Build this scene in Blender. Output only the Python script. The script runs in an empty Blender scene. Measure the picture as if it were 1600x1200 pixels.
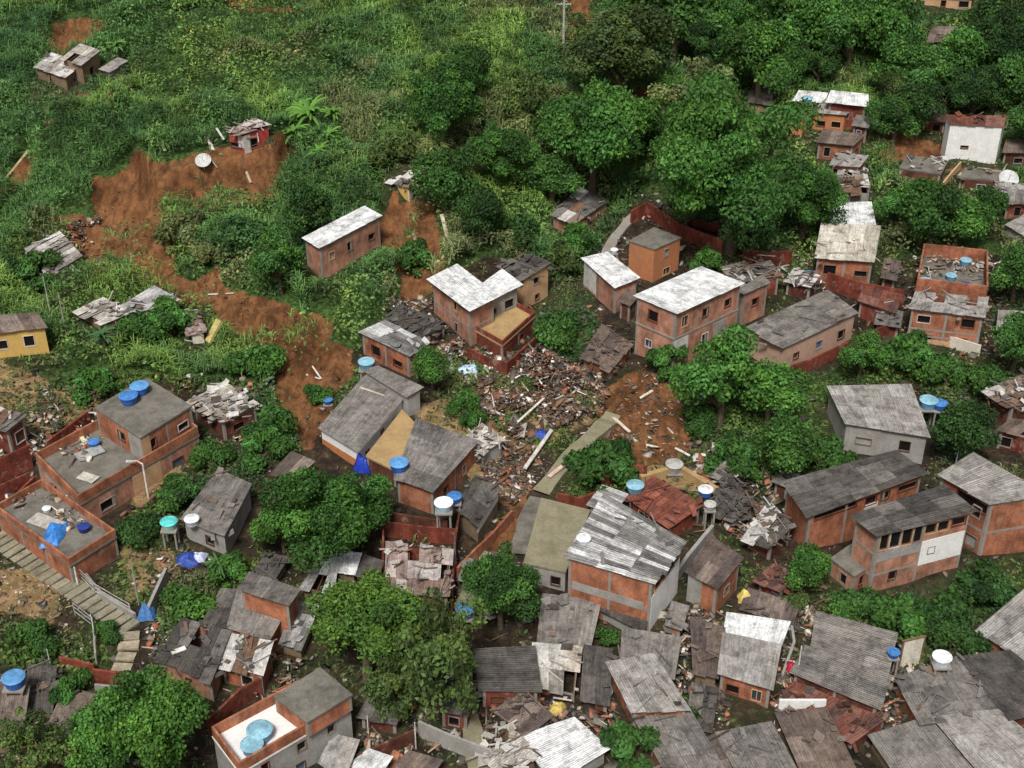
import bpy, bmesh, math, random
import numpy as np
from mathutils import Vector
R_ = math.radians
random.seed(7); RNG = np.random.default_rng(7)
sc = bpy.context.scene
C = sc.collection
# ---------------- camera ----------------
PITCH = R_(33.0); CAMZ = 75.0; LENS = 50.0; F = 1600*LENS/36.0
cam_d = bpy.data.cameras.new("Camera"); cam_d.lens = LENS; cam_d.sensor_width = 36; cam_d.clip_end = 4000; cam_d.clip_start = 1
cam = bpy.data.objects.new("Camera", cam_d); C.objects.link(cam)
cam.location = (0, 0, CAMZ); cam.rotation_euler = (math.pi/2-PITCH, 0, 0)
sc.camera = cam
sc.render.resolution_x = 1024; sc.render.resolution_y = 768
# ---------------- world / sun ----------------
SUN_EL = R_(56); SUN_AZ = R_(192)      # overcast bright sky, soft light from behind and left of the viewer
w = bpy.data.worlds.new("World"); sc.world = w; w.use_nodes = True
nt = w.node_tree; nt.nodes.clear()
sky = nt.nodes.new('ShaderNodeTexSky'); sky.sky_type = 'NISHITA'; sky.sun_disc = False
sky.sun_elevation = SUN_EL; sky.sun_rotation = SUN_AZ; sky.dust_density = 6; sky.air_density = 1.0; sky.ozone_density = 1.0
hs = nt.nodes.new('ShaderNodeHueSaturation'); hs.inputs['Saturation'].default_value = 0.45
bg = nt.nodes.new('ShaderNodeBackground'); bg.inputs['Strength'].default_value = 0.05
wo = nt.nodes.new('ShaderNodeOutputWorld')
nt.links.new(sky.outputs[0], hs.inputs['Color']); nt.links.new(hs.outputs[0], bg.inputs[0]); nt.links.new(bg.outputs[0], wo.inputs[0])
sl = bpy.data.lights.new("Sun", 'SUN'); sl.energy = 2.3; sl.angle = R_(12); sl.color = (1, .97, .92)
so = bpy.data.objects.new("Sun", sl); C.objects.link(so)
sd = Vector((math.sin(SUN_AZ)*math.cos(SUN_EL), math.cos(SUN_AZ)*math.cos(SUN_EL), math.sin(SUN_EL)))
so.rotation_euler = sd.to_track_quat('Z', 'Y').to_euler(); so.location = (0, 60, 120)
sc.view_settings.view_transform = 'Standard'; sc.view_settings.look = 'None'
sc.view_settings.exposure = 0.60; sc.view_settings.gamma = 1.0
sc.render.engine = 'CYCLES'
sc.cycles.max_bounces = 5; sc.cycles.diffuse_bounces = 3; sc.cycles.transparent_max_bounces = 4
# ---------------- noise ----------------
_tab = RNG.random((256, 256))
def vnoise(x, y, s=1.0, o=0):
    x = np.asarray(x, float)/s+o*17.3; y = np.asarray(y, float)/s+o*9.1
    xi = np.floor(x).astype(int); yi = np.floor(y).astype(int); fx = x-xi; fy = y-yi
    fx = fx*fx*(3-2*fx); fy = fy*fy*(3-2*fy)
    a = _tab[xi % 256, yi % 256]; b = _tab[(xi+1) % 256, yi % 256]; c = _tab[xi % 256, (yi+1) % 256]; d = _tab[(xi+1) % 256, (yi+1) % 256]
    return (a*(1-fx)+b*fx)*(1-fy)+(c*(1-fx)+d*fx)*fy
def fbm(x, y, s, o=0, n=4):
    t = 0; a = 1.0; w_ = 0
    for k in range(n):
        t = t+a*vnoise(x, y, s/(2**k), o+k*3.7); w_ += a; a *= .5
    return t/w_
# ---------------- terrain height ----------------
def base_h(x, y):
    z = np.interp(y, [-50, 55, 72, 99, 144, 175, 203, 260, 420, 2500], [-3, -1.2, 0, .6, 3.2, 8, 15, 30, 55, 260])
    z = z+4.0*np.exp(-((x+42)/28)**2-((y-172)/24)**2)
    z = z-1.6*np.exp(-((x-4)/9)**2-((y-128)/26)**2)
    z = z+(fbm(x, y, 22, 2)-.5)*2.2
    return z
# ---------------- rays ----------------
sp, cp = math.sin(PITCH), math.cos(PITCH)
def ray(px, py):
    dx = (px-800)/F; dy = (600-py)/F
    return np.array([dx, cp+dy*sp, -sp+dy*cp])
def hit(px, py, h, fn):
    d = ray(px, py); prev = 40.0
    ts = np.arange(40, 420, 1.0)
    X = d[0]*ts; Y = d[1]*ts; Z = CAMZ+d[2]*ts
    g = Z-(fn(X, Y)+h)
    k = np.argmax(g < 0)
    if not (g < 0).any(): k = len(ts)-1
    a, b = ts[k]-1, ts[k]
    for _ in range(12):
        m = (a+b)/2
        if CAMZ+d[2]*m-(float(fn(d[0]*m, d[1]*m))+h) < 0: b = m
        else: a = m
    return d*b+np.array([0, 0, CAMZ])
def base_poly(pts): return np.array([hit(x, y, 0, base_h)[:2] for x, y in pts])
def inside(poly, x, y):
    x = np.asarray(x, float); y = np.asarray(y, float)
    r = np.zeros(x.shape, bool); n = len(poly)
    for i in range(n):
        x1, y1 = poly[i]; x2, y2 = poly[(i+1) % n]
        if y1 == y2: continue
        c = ((y1 > y) != (y2 > y)) & (x < (x2-x1)*(y-y1)/(y2-y1)+x1)
        r ^= c
    return r
# soil, yards and cliffs are outlines on the ground
SOIL_PX = [
 [(135,275),(200,262),(262,302),(330,286),(425,268),(434,300),(400,318),(350,322),(300,325),(330,420),(350,462),(440,470),(520,500),(552,560),(545,600),(478,610),(482,690),(440,665),(440,600),(400,560),(365,530),(340,482),(280,470),(260,445),(200,425),(140,420),(115,362),(60,350),(70,330),(140,330)],
 [(78,38),(110,26),(158,42),(150,62),(85,90)],
 [(30,148),(62,150),(95,188),(72,196)],
 [(98,150),(140,135),(150,150),(120,165)],
 [(600,312),(690,308),(706,400),(668,475),(650,520),(610,500),(640,440),(596,385)],
 [(930,600),(1000,572),(1058,612),(1085,700),(1040,728),(955,715),(925,668)],
 [(892,-30),(935,-30),(927,28),(898,72),(878,60)],
 [(985,140),(1028,140),(1022,200),(1003,205)],
 [(330,-30),(400,-30),(400,10),(520,-5),(470,24),(400,20),(360,12)],
 [(790,760),(850,735),(835,800),(822,875),(770,875),(735,840),(790,800)],
 [(520,560),(560,560),(560,600),(520,640),(490,640)],
 [(290,425),(360,455),(450,468),(545,540),(562,590),(520,650),(480,700),(435,640),(420,590),(370,540),(330,480)],
 [(150,150),(210,120),(210,132),(160,165)],
 [(40,235),(60,232),(50,300),(-20,300)],
 [(1380,200),(1480,225),(1480,262),(1560,262),(1560,285),(1390,250)],
 [(470,330),(500,340),(480,380)],
 [(880,1010),(830,1120),(790,1100),(820,1020)],
]
TAN_PX = [[(-20,880),(80,890),(105,960),(90,1000),(40,975),(-20,955)], [(-20,560),(110,610),(60,690),(-20,650)], [(190,760),(330,700),(330,720),(210,800)],
          [(10,620),(150,590),(150,640),(70,690)], [(650,640),(780,600),(860,700),(800,760),(760,760)], [(170,850),(290,850),(300,900),(200,940)], [(960,720),(1110,740),(1110,775),(990,745)]]
GREEN_IN_SOIL = [[(245,330),(300,335),(335,410),(300,435),(270,410)]]
SOILP = [base_poly(p) for p in SOIL_PX]
TANP = [base_poly(p) for p in TAN_PX]
GISP = [base_poly(p) for p in GREEN_IN_SOIL]
PLAT = base_poly([(250,322),(330,304),(432,284),(470,200),(420,100),(260,100),(200,220)])
TERR = [(base_poly([(600,310),(700,300),(690,240),(600,240)]), 1.5), (base_poly([(-60,372),(200,372),(260,330),(230,290),(150,280),(-60,300)]), 0.0)]
def seg_dist(poly, x, y):
    d = np.full(np.shape(x), 1e9)
    for i in range(len(poly)):
        a = poly[i]; b = poly[(i+1) % len(poly)]; ab = b-a; L = (ab**2).sum()
        t = np.clip(((x-a[0])*ab[0]+(y-a[1])*ab[1])/L, 0, 1)
        d = np.minimum(d, np.hypot(x-a[0]-t*ab[0], y-a[1]-t*ab[1]))
    return d
def sdist(poly, x, y):
    d = seg_dist(poly, x, y)
    return np.where(inside(poly, x, y), d, -d)
def smooth(a, b, v):
    t = np.clip((v-a)/(b-a), 0, 1); return t*t*(3-2*t)
xs = np.concatenate([np.array([-1500, -900, -500, -300, -200, -150, -120]), np.arange(-105, 105.1, 0.5), np.array([120, 150, 200, 300, 500, 900, 1500])])
ys = np.concatenate([np.array([-200, -60, 0, 25, 40]), np.arange(48, 238, 0.5), np.array([245, 260, 285, 320, 380, 480, 700, 1100, 2000])])
GX, GY = np.meshgrid(xs, ys)
GZ = base_h(GX, GY)
wob = (fbm(GX, GY, 5, 5, 6)-.5)*3.6
core = (np.abs(GX) < 106) & (GY < 240) & (GY > 40)
soil = np.zeros(GX.shape); tan = np.zeros(GX.shape)
ix = core.nonzero()
for p in SOILP:
    s = sdist(p, GX[ix], GY[ix]); soil[ix] = np.maximum(soil[ix], smooth(-.15, .35, s+wob[ix]*1.1))
for p in GISP:
    s = sdist(p, GX[ix], GY[ix]); soil[ix] *= 1-smooth(-.4, .8, s+wob[ix]*.7)
for p in TANP:
    s = sdist(p, GX[ix], GY[ix]); tan[ix] = np.maximum(tan[ix], smooth(-.8, 1.2, s+wob[ix]*.9))
d = sdist(PLAT, GX[ix], GY[ix]); FR = base_poly([(250,322),(330,304),(432,284)]); df = np.minimum(seg_dist(FR[[0, 1]], GX[ix], GY[ix]), seg_dist(FR[[1, 2]], GX[ix], GY[ix]))
rise = 4.2*smooth(-.7, .35, d+wob[ix]*.18)*np.exp(-(df/8.5)**2)*np.where(d > 0, np.clip(1-(6-np.minimum(d, 6))*0, 0, 1), 1); GZ[ix] += rise
for p, hgt in TERR:
    if hgt: GZ[ix] += hgt*smooth(-1, .5, sdist(p, GX[ix], GY[ix]))
GZ -= soil*.5
mudp = base_poly([(765,590),(840,545),(905,580),(950,610),(940,660),(870,690),(790,700),(740,650)]); GZ[ix] += 1.1*smooth(-1.5, 4, sdist(mudp, GX[ix], GY[ix]))*(.5+fbm(GX[ix], GY[ix], 3, 44))
tan[ix] = np.maximum(tan[ix], .55*smooth(-1, 1, sdist(mudp, GX[ix], GY[ix])))
# fine relief: gullies in bare soil, lumps elsewhere
GZ[ix] += ((fbm(GX*1.6, GY*.55, 3.2, 8)-.5)*2.2*soil+(np.abs(fbm(GX*2.2, GY*.5, 2.6, 18, 2)-.5)-.1)*1.6*soil+(fbm(GX, GY, 4, 9)-.5)*.7)[ix]
gy_, gx_ = np.gradient(GZ[ix[0].min():ix[0].max()+1, ix[1].min():ix[1].max()+1], .5)
slope_ = np.zeros(GX.shape); slope_[ix[0].min():ix[0].max()+1, ix[1].min():ix[1].max()+1] = np.hypot(gx_, gy_)
soil = np.maximum(soil, smooth(1.3, 1.8, slope_)*(np.abs(GX) < 100)*(GY < 232)*(GY > 52))
x0, y0 = -105.0, 48.0
iy0 = 5; ix0 = 7; SUB = GZ[iy0:iy0+380, ix0:ix0+421]; SOILG = soil[iy0:iy0+380, ix0:ix0+421]
def samp(A, x, y):
    u = np.clip((np.asarray(x, float)-x0)/.5, 0, A.shape[1]-1.001); v = np.clip((np.asarray(y, float)-y0)/.5, 0, A.shape[0]-1.001)
    i = u.astype(int); j = v.astype(int); fu = u-i; fv = v-j
    return (A[j, i]*(1-fu)+A[j, i+1]*fu)*(1-fv)+(A[j+1, i]*(1-fu)+A[j+1, i+1]*fu)*fv
def TH(x, y): return samp(SUB, x, y)
def P(px, py, h=0.0): return hit(px, py, h, TH)
def PZ(px, py, z):
    d = ray(px, py); t = (z-CAMZ)/d[2]; return np.array([d[0]*t, d[1]*t, z])
def PXS(p):      # metres -> photo pixels per metre at point p
    return F/(p[1]*cp+(CAMZ-p[2])*sp)
def WP(pts): return np.array([P(x, y)[:2] for x, y in pts])
# ---------------- materials ----------------
def nmat(name):
    m = bpy.data.materials.new(name); m.use_nodes = True; t = m.node_tree; t.nodes.clear()
    o = t.nodes.new('ShaderNodeOutputMaterial'); b = t.nodes.new('ShaderNodeBsdfPrincipled')
    b.inputs['Roughness'].default_value = .9; b.inputs['Specular IOR Level'].default_value = .15
    t.links.new(b.outputs[0], o.inputs[0]); return m, t, b
def N(t, typ, **k):
    n = t.nodes.new(typ)
    for a, v in k.items():
        if a.startswith('_'): n.inputs[a[1:]].default_value = v
        else: setattr(n, a, v)
    return n
def mixc(t, fac, a, b, mode='MIX'):
    n = t.nodes.new('ShaderNodeMix'); n.data_type = 'RGBA'; n.blend_type = mode
    for s, v in ((0, fac), (6, a), (7, b)):
        if hasattr(v, 'is_output'): t.links.new(v, n.inputs[s])
        elif s == 0: n.inputs[0].default_value = v
        else: n.inputs[s].default_value = (*v, 1) if len(v) == 3 else v
    return n.outputs[2]
def ramp(t, src, stops):
    n = t.nodes.new('ShaderNodeValToRGB'); e = n.color_ramp.elements
    while len(e) < len(stops): e.new(.5)
    for i, (p, c) in enumerate(stops):
        e[i].position = p; e[i].color = (*c, 1) if hasattr(c, '__len__') else (c, c, c, 1)
    t.links.new(src, n.inputs[0]); return n.outputs[0]
def noise(t, scale, detail=5, coord='pos', rough=.6, stretch=None):
    g = t.nodes.new('ShaderNodeNewGeometry') if coord == 'pos' else t.nodes.new('ShaderNodeUVMap')
    src = g.outputs[0]
    if stretch:
        mp = t.nodes.new('ShaderNodeMapping'); mp.inputs['Scale'].default_value = stretch; t.links.new(src, mp.inputs[0]); src = mp.outputs[0]
    n = t.nodes.new('ShaderNodeTexNoise'); n.inputs['Scale'].default_value = scale; n.inputs['Detail'].default_value = detail; n.inputs['Roughness'].default_value = rough
    t.links.new(src, n.inputs['Vector']); return n.outputs[0]
def bump(t, b, src, s=.3, dist=.05):
    n = t.nodes.new('ShaderNodeBump'); n.inputs['Strength'].default_value = s; n.inputs['Distance'].default_value = dist
    t.links.new(src, n.inputs['Height']); t.links.new(n.outputs[0], b.inputs['Normal'])
M = {}
def brick_mat(name, c1, c2, mort):
    m, t, b = nmat(name)
    uv = t.nodes.new('ShaderNodeUVMap')
    br = N(t, 'ShaderNodeTexBrick', _Scale=1.0)
    br.inputs['Color1'].default_value = (*c1, 1); br.inputs['Color2'].default_value = (*c2, 1); br.inputs['Mortar'].default_value = (*mort, 1)
    br.inputs['Mortar Size'].default_value = .022; br.inputs['Mortar Smooth'].default_value = .3; br.inputs['Brick Width'].default_value = .30; br.inputs['Row Height'].default_value = .21
    t.links.new(uv.outputs[0], br.inputs['Vector'])
    n1 = ramp(t, noise(t, .55, 6), [(.38, .55), (.66, 1.15)])
    n2 = ramp(t, noise(t, 2.2, 5, stretch=(1, 1, .3)), [(.35, .70), (.6, 1.05)])
    c = mixc(t, 1, br.outputs[0], n1, 'MULTIPLY'); c = mixc(t, 1, c, n2, 'MULTIPLY')
    n3 = ramp(t, noise(t, .9, 6, rough=.7), [(.56, 0.0), (.66, .55)])
    c = mixc(t, n3, c, (.33, .24, .18))
    n4 = ramp(t, noise(t, .7, 6, stretch=(1, 1, .4), rough=.7), [(.30, .6), (.42, 0.0)]); c = mixc(t, n4, c, (.10, .06, .045))
    t.links.new(c, b.inputs['Base Color']); bump(t, b, br.outputs['Fac'], -.4, .02); M[name] = m
brick_mat('brick', (.50, .155, .068), (.36, .10, .045), (.34, .22, .16))
brick_mat('pinkbrick', (.56, .245, .155), (.47, .195, .12), (.42, .29, .22))
brick_mat('orangebrick', (.47, .165, .085), (.37, .12, .062), (.38, .21, .13))
brick_mat('redbrick', (.27, .055, .032), (.20, .04, .026), (.19, .085, .06))
brick_mat('darkbrick', (.17, .05, .032), (.12, .038, .025), (.13, .08, .06))
def plaster(name, c, st=.5, dirt=(.16, .13, .10)):
    m, t, b = nmat(name)
    n1 = ramp(t, noise(t, .8, 7, rough=.65), [(.42, 0.0), (.72, st)])
    n2 = ramp(t, noise(t, 3.5, 6, stretch=(1, 1, .25)), [(.46, 0.0), (.75, st*.9)])
    n3 = ramp(t, noise(t, 9, 4), [(.3, .82), (.7, 1.12)])
    col = mixc(t, n1, c, dirt); col = mixc(t, n2, col, tuple(x*.55+y*.2 for x, y in zip(c, dirt))); col = mixc(t, 1, col, n3, 'MULTIPLY')
    t.links.new(col, b.inputs['Base Color']); bump(t, b, noise(t, 12, 4), .25, .02); M[name] = m
plaster('white', (.72, .71, .68), .5)
plaster('whitewash', (.80, .80, .78), .22)
plaster('yellow', (.62, .40, .12), .3)
plaster('cream', (.68, .63, .53), .4)
plaster('tanwall', (.58, .36, .20), .45)
plaster('greywall', (.34, .33, .31), .6)
plaster('orangewall', (.50, .195, .085), .45)
plaster('pinkwall', (.50, .32, .24), .5)
plaster('oldwhite', (.60, .59, .56), .6)
plaster('redpaint', (.42, .06, .05), .4)
plaster('concrete', (.30, .275, .245), .6)
plaster('oldslab', (.20, .185, .16), .85, (.06, .055, .04))
plaster('khaki', (.27, .245, .165), .6, (.10, .10, .05))
plaster('sandfloor', (.44, .30, .14), .6, (.20, .13, .07))
plaster('redfloor', (.22, .065, .042), .7, (.12, .05, .04))
plaster('wood', (.24, .17, .11), .7, (.08, .06, .04))
def attr_mat(name, stain=.6, wave=False, rough=.85, spec=.2):
    m, t, b = nmat(name)
    a = N(t, 'ShaderNodeAttribute', attribute_name='col')
    n1 = ramp(t, noise(t, .9, 8, rough=.75), [(.38, 1.15), (.50, .92), (.60, 1-stain*.7), (.72, 1-stain*1.1)])
    n2 = ramp(t, noise(t, 5.0, 5), [(.35, .80), (.65, 1.14)])
    c = mixc(t, 1, a.outputs[0], n1, 'MULTIPLY'); c = mixc(t, 1, c, n2, 'MULTIPLY')
    if wave:
        st = ramp(t, noise(t, 1.0, 5, 'uv', stretch=(5.5, .45, 1)), [(.36, .72), (.6, 1.10)])
        c = mixc(t, 1, c, st, 'MULTIPLY')
        ru = ramp(t, noise(t, .7, 6, rough=.75), [(.60, 0.0), (.72, .5)])
        c = mixc(t, ru, c, (.13, .085, .055))
        uv = t.nodes.new('ShaderNodeUVMap'); wv = N(t, 'ShaderNodeTexWave', _Scale=1.75, _Distortion=0.0); wv.bands_direction = 'X'
        t.links.new(uv.outputs[0], wv.inputs['Vector']); bump(t, b, wv.outputs[1], .8, .05)
    else: bump(t, b, noise(t, 8, 4), .3, .03)
    t.links.new(c, b.inputs['Base Color']); b.inputs['Roughness'].default_value = rough; b.inputs['Specular IOR Level'].default_value = spec; M[name] = m
attr_mat('sheet', .62, True); attr_mat('junk', .45); attr_mat('plastic', .4, rough=.5, spec=.35)
def glassy(name, c):
    m, t, b = nmat(name); b.inputs['Base Color'].default_value = (*c, 1); b.inputs['Roughness'].default_value = .35; M[name] = m
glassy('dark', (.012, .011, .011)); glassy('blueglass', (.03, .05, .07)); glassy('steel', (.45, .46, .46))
plaster('shutter', (.10, .14, .22), .3); plaster('brownwood', (.12, .06, .035), .3)
def leaf_mat(name):
    m, t, b = nmat(name)
    a = N(t, 'ShaderNodeAttribute', attribute_name='col'); oi = t.nodes.new('ShaderNodeObjectInfo')
    c = mixc(t, 1, a.outputs[0], oi.outputs['Color'], 'MULTIPLY')
    t.links.new(c, b.inputs['Base Color']); b.inputs['Roughness'].default_value = .65; b.inputs['Specular IOR Level'].default_value = .25
    tr = t.nodes.new('ShaderNodeBsdfTranslucent'); mx = t.nodes.new('ShaderNodeMixShader'); mx.inputs[0].default_value = .25
    t.links.new(c, tr.inputs[0]); t.links.new(b.outputs[0], mx.inputs[1]); t.links.new(tr.outputs[0], mx.inputs[2])
    t.links.new(mx.outputs[0], t.nodes['Material Output'].inputs[0]); M[name] = m
leaf_mat('leaf')
m, t, b = nmat('bark'); c = ramp(t, noise(t, 4, 6, stretch=(3, 3, .6)), [(.3, (.05, .035, .022)), (.7, (.16, .13, .09))]); t.links.new(c, b.inputs['Base Color']); M['bark'] = m
# ground
m, t, b = nmat('ground')
so_ = N(t, 'ShaderNodeAttribute', attribute_name='soil').outputs['Fac']; gr_ = N(t, 'ShaderNodeAttribute', attribute_name='green').outputs['Fac']; ta_ = N(t, 'ShaderNodeAttribute', attribute_name='tan').outputs['Fac']
earth = ramp(t, noise(t, .6, 10, rough=.8), [(.38, (.012, .011, .008)), (.48, (.030, .023, .015)), (.56, (.055, .036, .023)), (.63, (.10, .065, .042)), (.74, (.24, .18, .13))])
green = ramp(t, noise(t, 2.6, 9, rough=.8), [(.35, (.008, .014, .005)), (.47, (.030, .060, .014)), (.58, (.075, .14, .035)), (.70, (.12, .11, .05))])
sl1 = ramp(t, noise(t, .22, 10, rough=.68), [(.34, (.10, .042, .018)), (.45, (.16, .070, .029)), (.54, (.245, .112, .047)), (.62, (.165, .073, .032)), (.70, (.33, .17, .075)), (.78, (.36, .22, .12))])
sl2 = ramp(t, noise(t, 1.4, 7, stretch=(1.2, .35, .6)), [(.36, .55), (.56, 1.05)])
slc = mixc(t, 1, sl1, sl2, 'MULTIPLY')
slf = ramp(t, noise(t, .55, 8, rough=.7), [(.54, 0.0), (.66, .85)])
slc = mixc(t, slf, slc, (.075, .045, .022))
slg = ramp(t, noise(t, .9, 10, rough=.8), [(.62, 0.0), (.68, .8)])
slc = mixc(t, slg, slc, (.05, .085, .022))
tn = ramp(t, noise(t, .8, 9, rough=.75), [(.33, (.10, .09, .03)), (.48, (.22, .15, .07)), (.62, (.38, .25, .13)), (.75, (.50, .36, .22))])
def sharp(f, sc):
    ad = t.nodes.new('ShaderNodeMath'); ad.operation = 'MULTIPLY_ADD'; t.links.new(noise(t, sc, 8, rough=.75), ad.inputs[0]); ad.inputs[1].default_value = 1.5; t.links.new(f, ad.inputs[2])
    return ramp(t, ad.outputs[0], [(0, 0.0), (1, 1.0)]) if False else ramp2(ad.outputs[0])
def ramp2(s_):
    m_ = t.nodes.new('ShaderNodeMapRange'); m_.interpolation_type = 'SMOOTHSTEP'; m_.inputs['From Min'].default_value = 1.08; m_.inputs['From Max'].default_value = 1.32; t.links.new(s_, m_.inputs['Value']); return m_.outputs[0]
so_ = sharp(so_, 1.3); ta_ = sharp(ta_, .9)
c = mixc(t, gr_, earth, green); c = mixc(t, ta_, c, tn); c = mixc(t, so_, c, slc)
t.links.new(c, b.inputs['Base Color']); bump(t, b, noise(t, 2.5, 9, rough=.7), .9, .25); M['ground'] = m
# ---------------- mesh helper ----------------
class MB:
    def __init__(s): s.v = []; s.f = []; s.c = []; s.uv = []
    def face(s, pts, col=(1, 1, 1), uv=None):
        k = len(s.v); s.v += [tuple(p) for p in pts]; s.f.append(tuple(range(k, k+len(pts)))); s.c.append(col)
        s.uv += list(uv) if uv is not None else [(0, 0)]*len(pts)
    def hexa(s, b4, t4, col=(1, 1, 1)):      # bottom and top loops, CCW from above
        b4 = [np.array(p, float) for p in b4]; t4 = [np.array(p, float) for p in t4]
        L = lambda a, b: float(np.linalg.norm(b-a))
        a = L(t4[0], t4[1]); d = L(t4[1], t4[2]); uvt = [(0, 0), (a, 0), (a, d), (0, d)]
        s.face(t4, col, uvt); s.face(b4[::-1], col, uvt)
        for i in range(4):
            j = (i+1) % 4; l = L(b4[i], b4[j]); h = L(b4[i], t4[i])
            s.face([b4[i], b4[j], t4[j], t4[i]], col, [(0, 0), (l, 0), (l, h), (0, h)])
    def box(s, c, size, rz=0, col=(1, 1, 1), tilt=(0, 0)):
        cx, sx = math.cos(rz), math.sin(rz); hx, hy, hz = size[0]/2, size[1]/2, size[2]/2
        def q(x, y, z):
            z2 = z+x*tilt[0]+y*tilt[1]
            return (c[0]+x*cx-y*sx, c[1]+x*sx+y*cx, c[2]+z2)
        r = [(-hx, -hy), (hx, -hy), (hx, hy), (-hx, hy)]
        s.hexa([q(x, y, -hz) for x, y in r], [q(x, y, hz) for x, y in r], col)
    def beam(s, a, b, w, h=None, col=(1, 1, 1)):
        a = np.array(a, float); b = np.array(b, float); d = b-a; L = np.linalg.norm(d); d /= max(L, 1e-6); h = h or w
        up = np.array([0, 0, 1.]) if abs(d[2]) < .95 else np.array([0, 1., 0])
        r = np.cross(d, up); r /= np.linalg.norm(r); u = np.cross(r, d)
        def ring(p): return [p-r*w/2-u*h/2, p+r*w/2-u*h/2, p+r*w/2+u*h/2, p-r*w/2+u*h/2]
        A, B = ring(a), ring(b)
        s.face(A, col, [(0, 0), (w, 0), (w, h), (0, h)]); s.face(B[::-1], col, [(0, 0), (w, 0), (w, h), (0, h)])
        for i in range(4):
            j = (i+1) % 4; s.face([A[j], A[i], B[i], B[j]], col, [(0, 0), (0, w), (L, w), (L, 0)])
    def tube(s, pts, rad, n=8, col=(1, 1, 1), caps=True):
        pts = [np.array(p, float) for p in pts]; rings = []
        for i, p in enumerate(pts):
            a = pts[max(i-1, 0)]; b = pts[min(i+1, len(pts)-1)]; d = b-a; d = d/max(np.linalg.norm(d), 1e-6)
            up = np.array([0, 0, 1.]) if abs(d[2]) < .9 else np.array([1., 0, 0])
            r = np.cross(d, up); r /= np.linalg.norm(r); u = np.cross(r, d); q = rad[i] if hasattr(rad, '__len__') else rad
            rings.append([p+q*(math.cos(2*math.pi*k/n)*r+math.sin(2*math.pi*k/n)*u) for k in range(n)])
        for i in range(len(rings)-1):
            for k in range(n):
                j = (k+1) % n; s.face([rings[i][k], rings[i][j], rings[i+1][j], rings[i+1][k]], col)
        if caps: s.face(rings[0][::-1], col); s.face(rings[-1], col)
    def lathe(s, prof, n=20, col=(1, 1, 1), o=(0, 0, 0)):
        for i in range(len(prof)-1):
            for k in range(n):
                a0 = 2*math.pi*k/n; a1 = 2*math.pi*(k+1)/n; (r0, z0), (r1, z1) = prof[i], prof[i+1]
                q = [(o[0]+r0*math.cos(a0), o[1]+r0*math.sin(a0), o[2]+z0), (o[0]+r0*math.cos(a1), o[1]+r0*math.sin(a1), o[2]+z0), (o[0]+r1*math.cos(a1), o[1]+r1*math.sin(a1), o[2]+z1), (o[0]+r1*math.cos(a0), o[1]+r1*math.sin(a0), o[2]+z1)]
                if r1 < 1e-6: q = q[:3]
                elif r0 < 1e-6: q = [q[0], q[2], q[3]]
                s.face(q, col)
    def build(s, name, mat, parent=None, origin=(0, 0, 0), smooth=False):
        me = bpy.data.meshes.new(name); o0 = np.array(origin, float)
        V = np.array(s.v, float).reshape(-1, 3)-o0
        me.from_pydata(V.tolist(), [], s.f)
        n = np.array([len(f) for f in s.f])
        cc = np.repeat(np.array([(*c[:3], 1.0) for c in s.c], float), n, axis=0)
        at = me.color_attributes.new('col', 'FLOAT_COLOR', 'CORNER'); at.data.foreach_set('color', cc.ravel())
        u = me.uv_layers.new(name='UVMap'); u.data.foreach_set('uv', np.array(s.uv, float).ravel())
        me.materials.append(M[mat] if isinstance(mat, str) else mat)
        if smooth: me.polygons.foreach_set('use_smooth', [True]*len(me.polygons))
        o = bpy.data.objects.new(name, me); C.objects.link(o)
        if parent is not None: o.parent = parent
        else: o.location = tuple(o0)
        return o
def arr_mesh(name, V, Fq, col, mat, smooth=False):
    """big meshes straight from arrays; Fq (n,k) faces; col (n,3) per face"""
    me = bpy.data.meshes.new(name); n, k = Fq.shape
    me.vertices.add(len(V)); me.vertices.foreach_set('co', np.asarray(V, np.float32).ravel())
    me.loops.add(n*k); me.loops.foreach_set('vertex_index', Fq.astype(np.int32).ravel())
    me.polygons.add(n); me.polygons.foreach_set('loop_start', (np.arange(n)*k).astype(np.int32)); me.polygons.foreach_set('loop_total', np.full(n, k, np.int32))
    me.update(calc_edges=True)
    if col is not None:
        at = me.color_attributes.new('col', 'FLOAT_COLOR', 'CORNER')
        cc = np.concatenate([np.repeat(col, k, axis=0), np.ones((n*k, 1))], 1); at.data.foreach_set('color', cc.ravel())
    if smooth: me.polygons.foreach_set('use_smooth', [True]*n)
    me.materials.append(M[mat]); return me
def tag(o, label=None, cat=None, group=None, kind=None):
    if label: o['label'] = label
    if cat: o['category'] = cat
    if group: o['group'] = group
    if kind: o['kind'] = kind
    return o
def empty(name, loc):
    o = bpy.data.objects.new(name, None); C.objects.link(o); o.location = tuple(loc); o.empty_display_size = .5; return o
FOOT = []   # footprints kept free of plants
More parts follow.
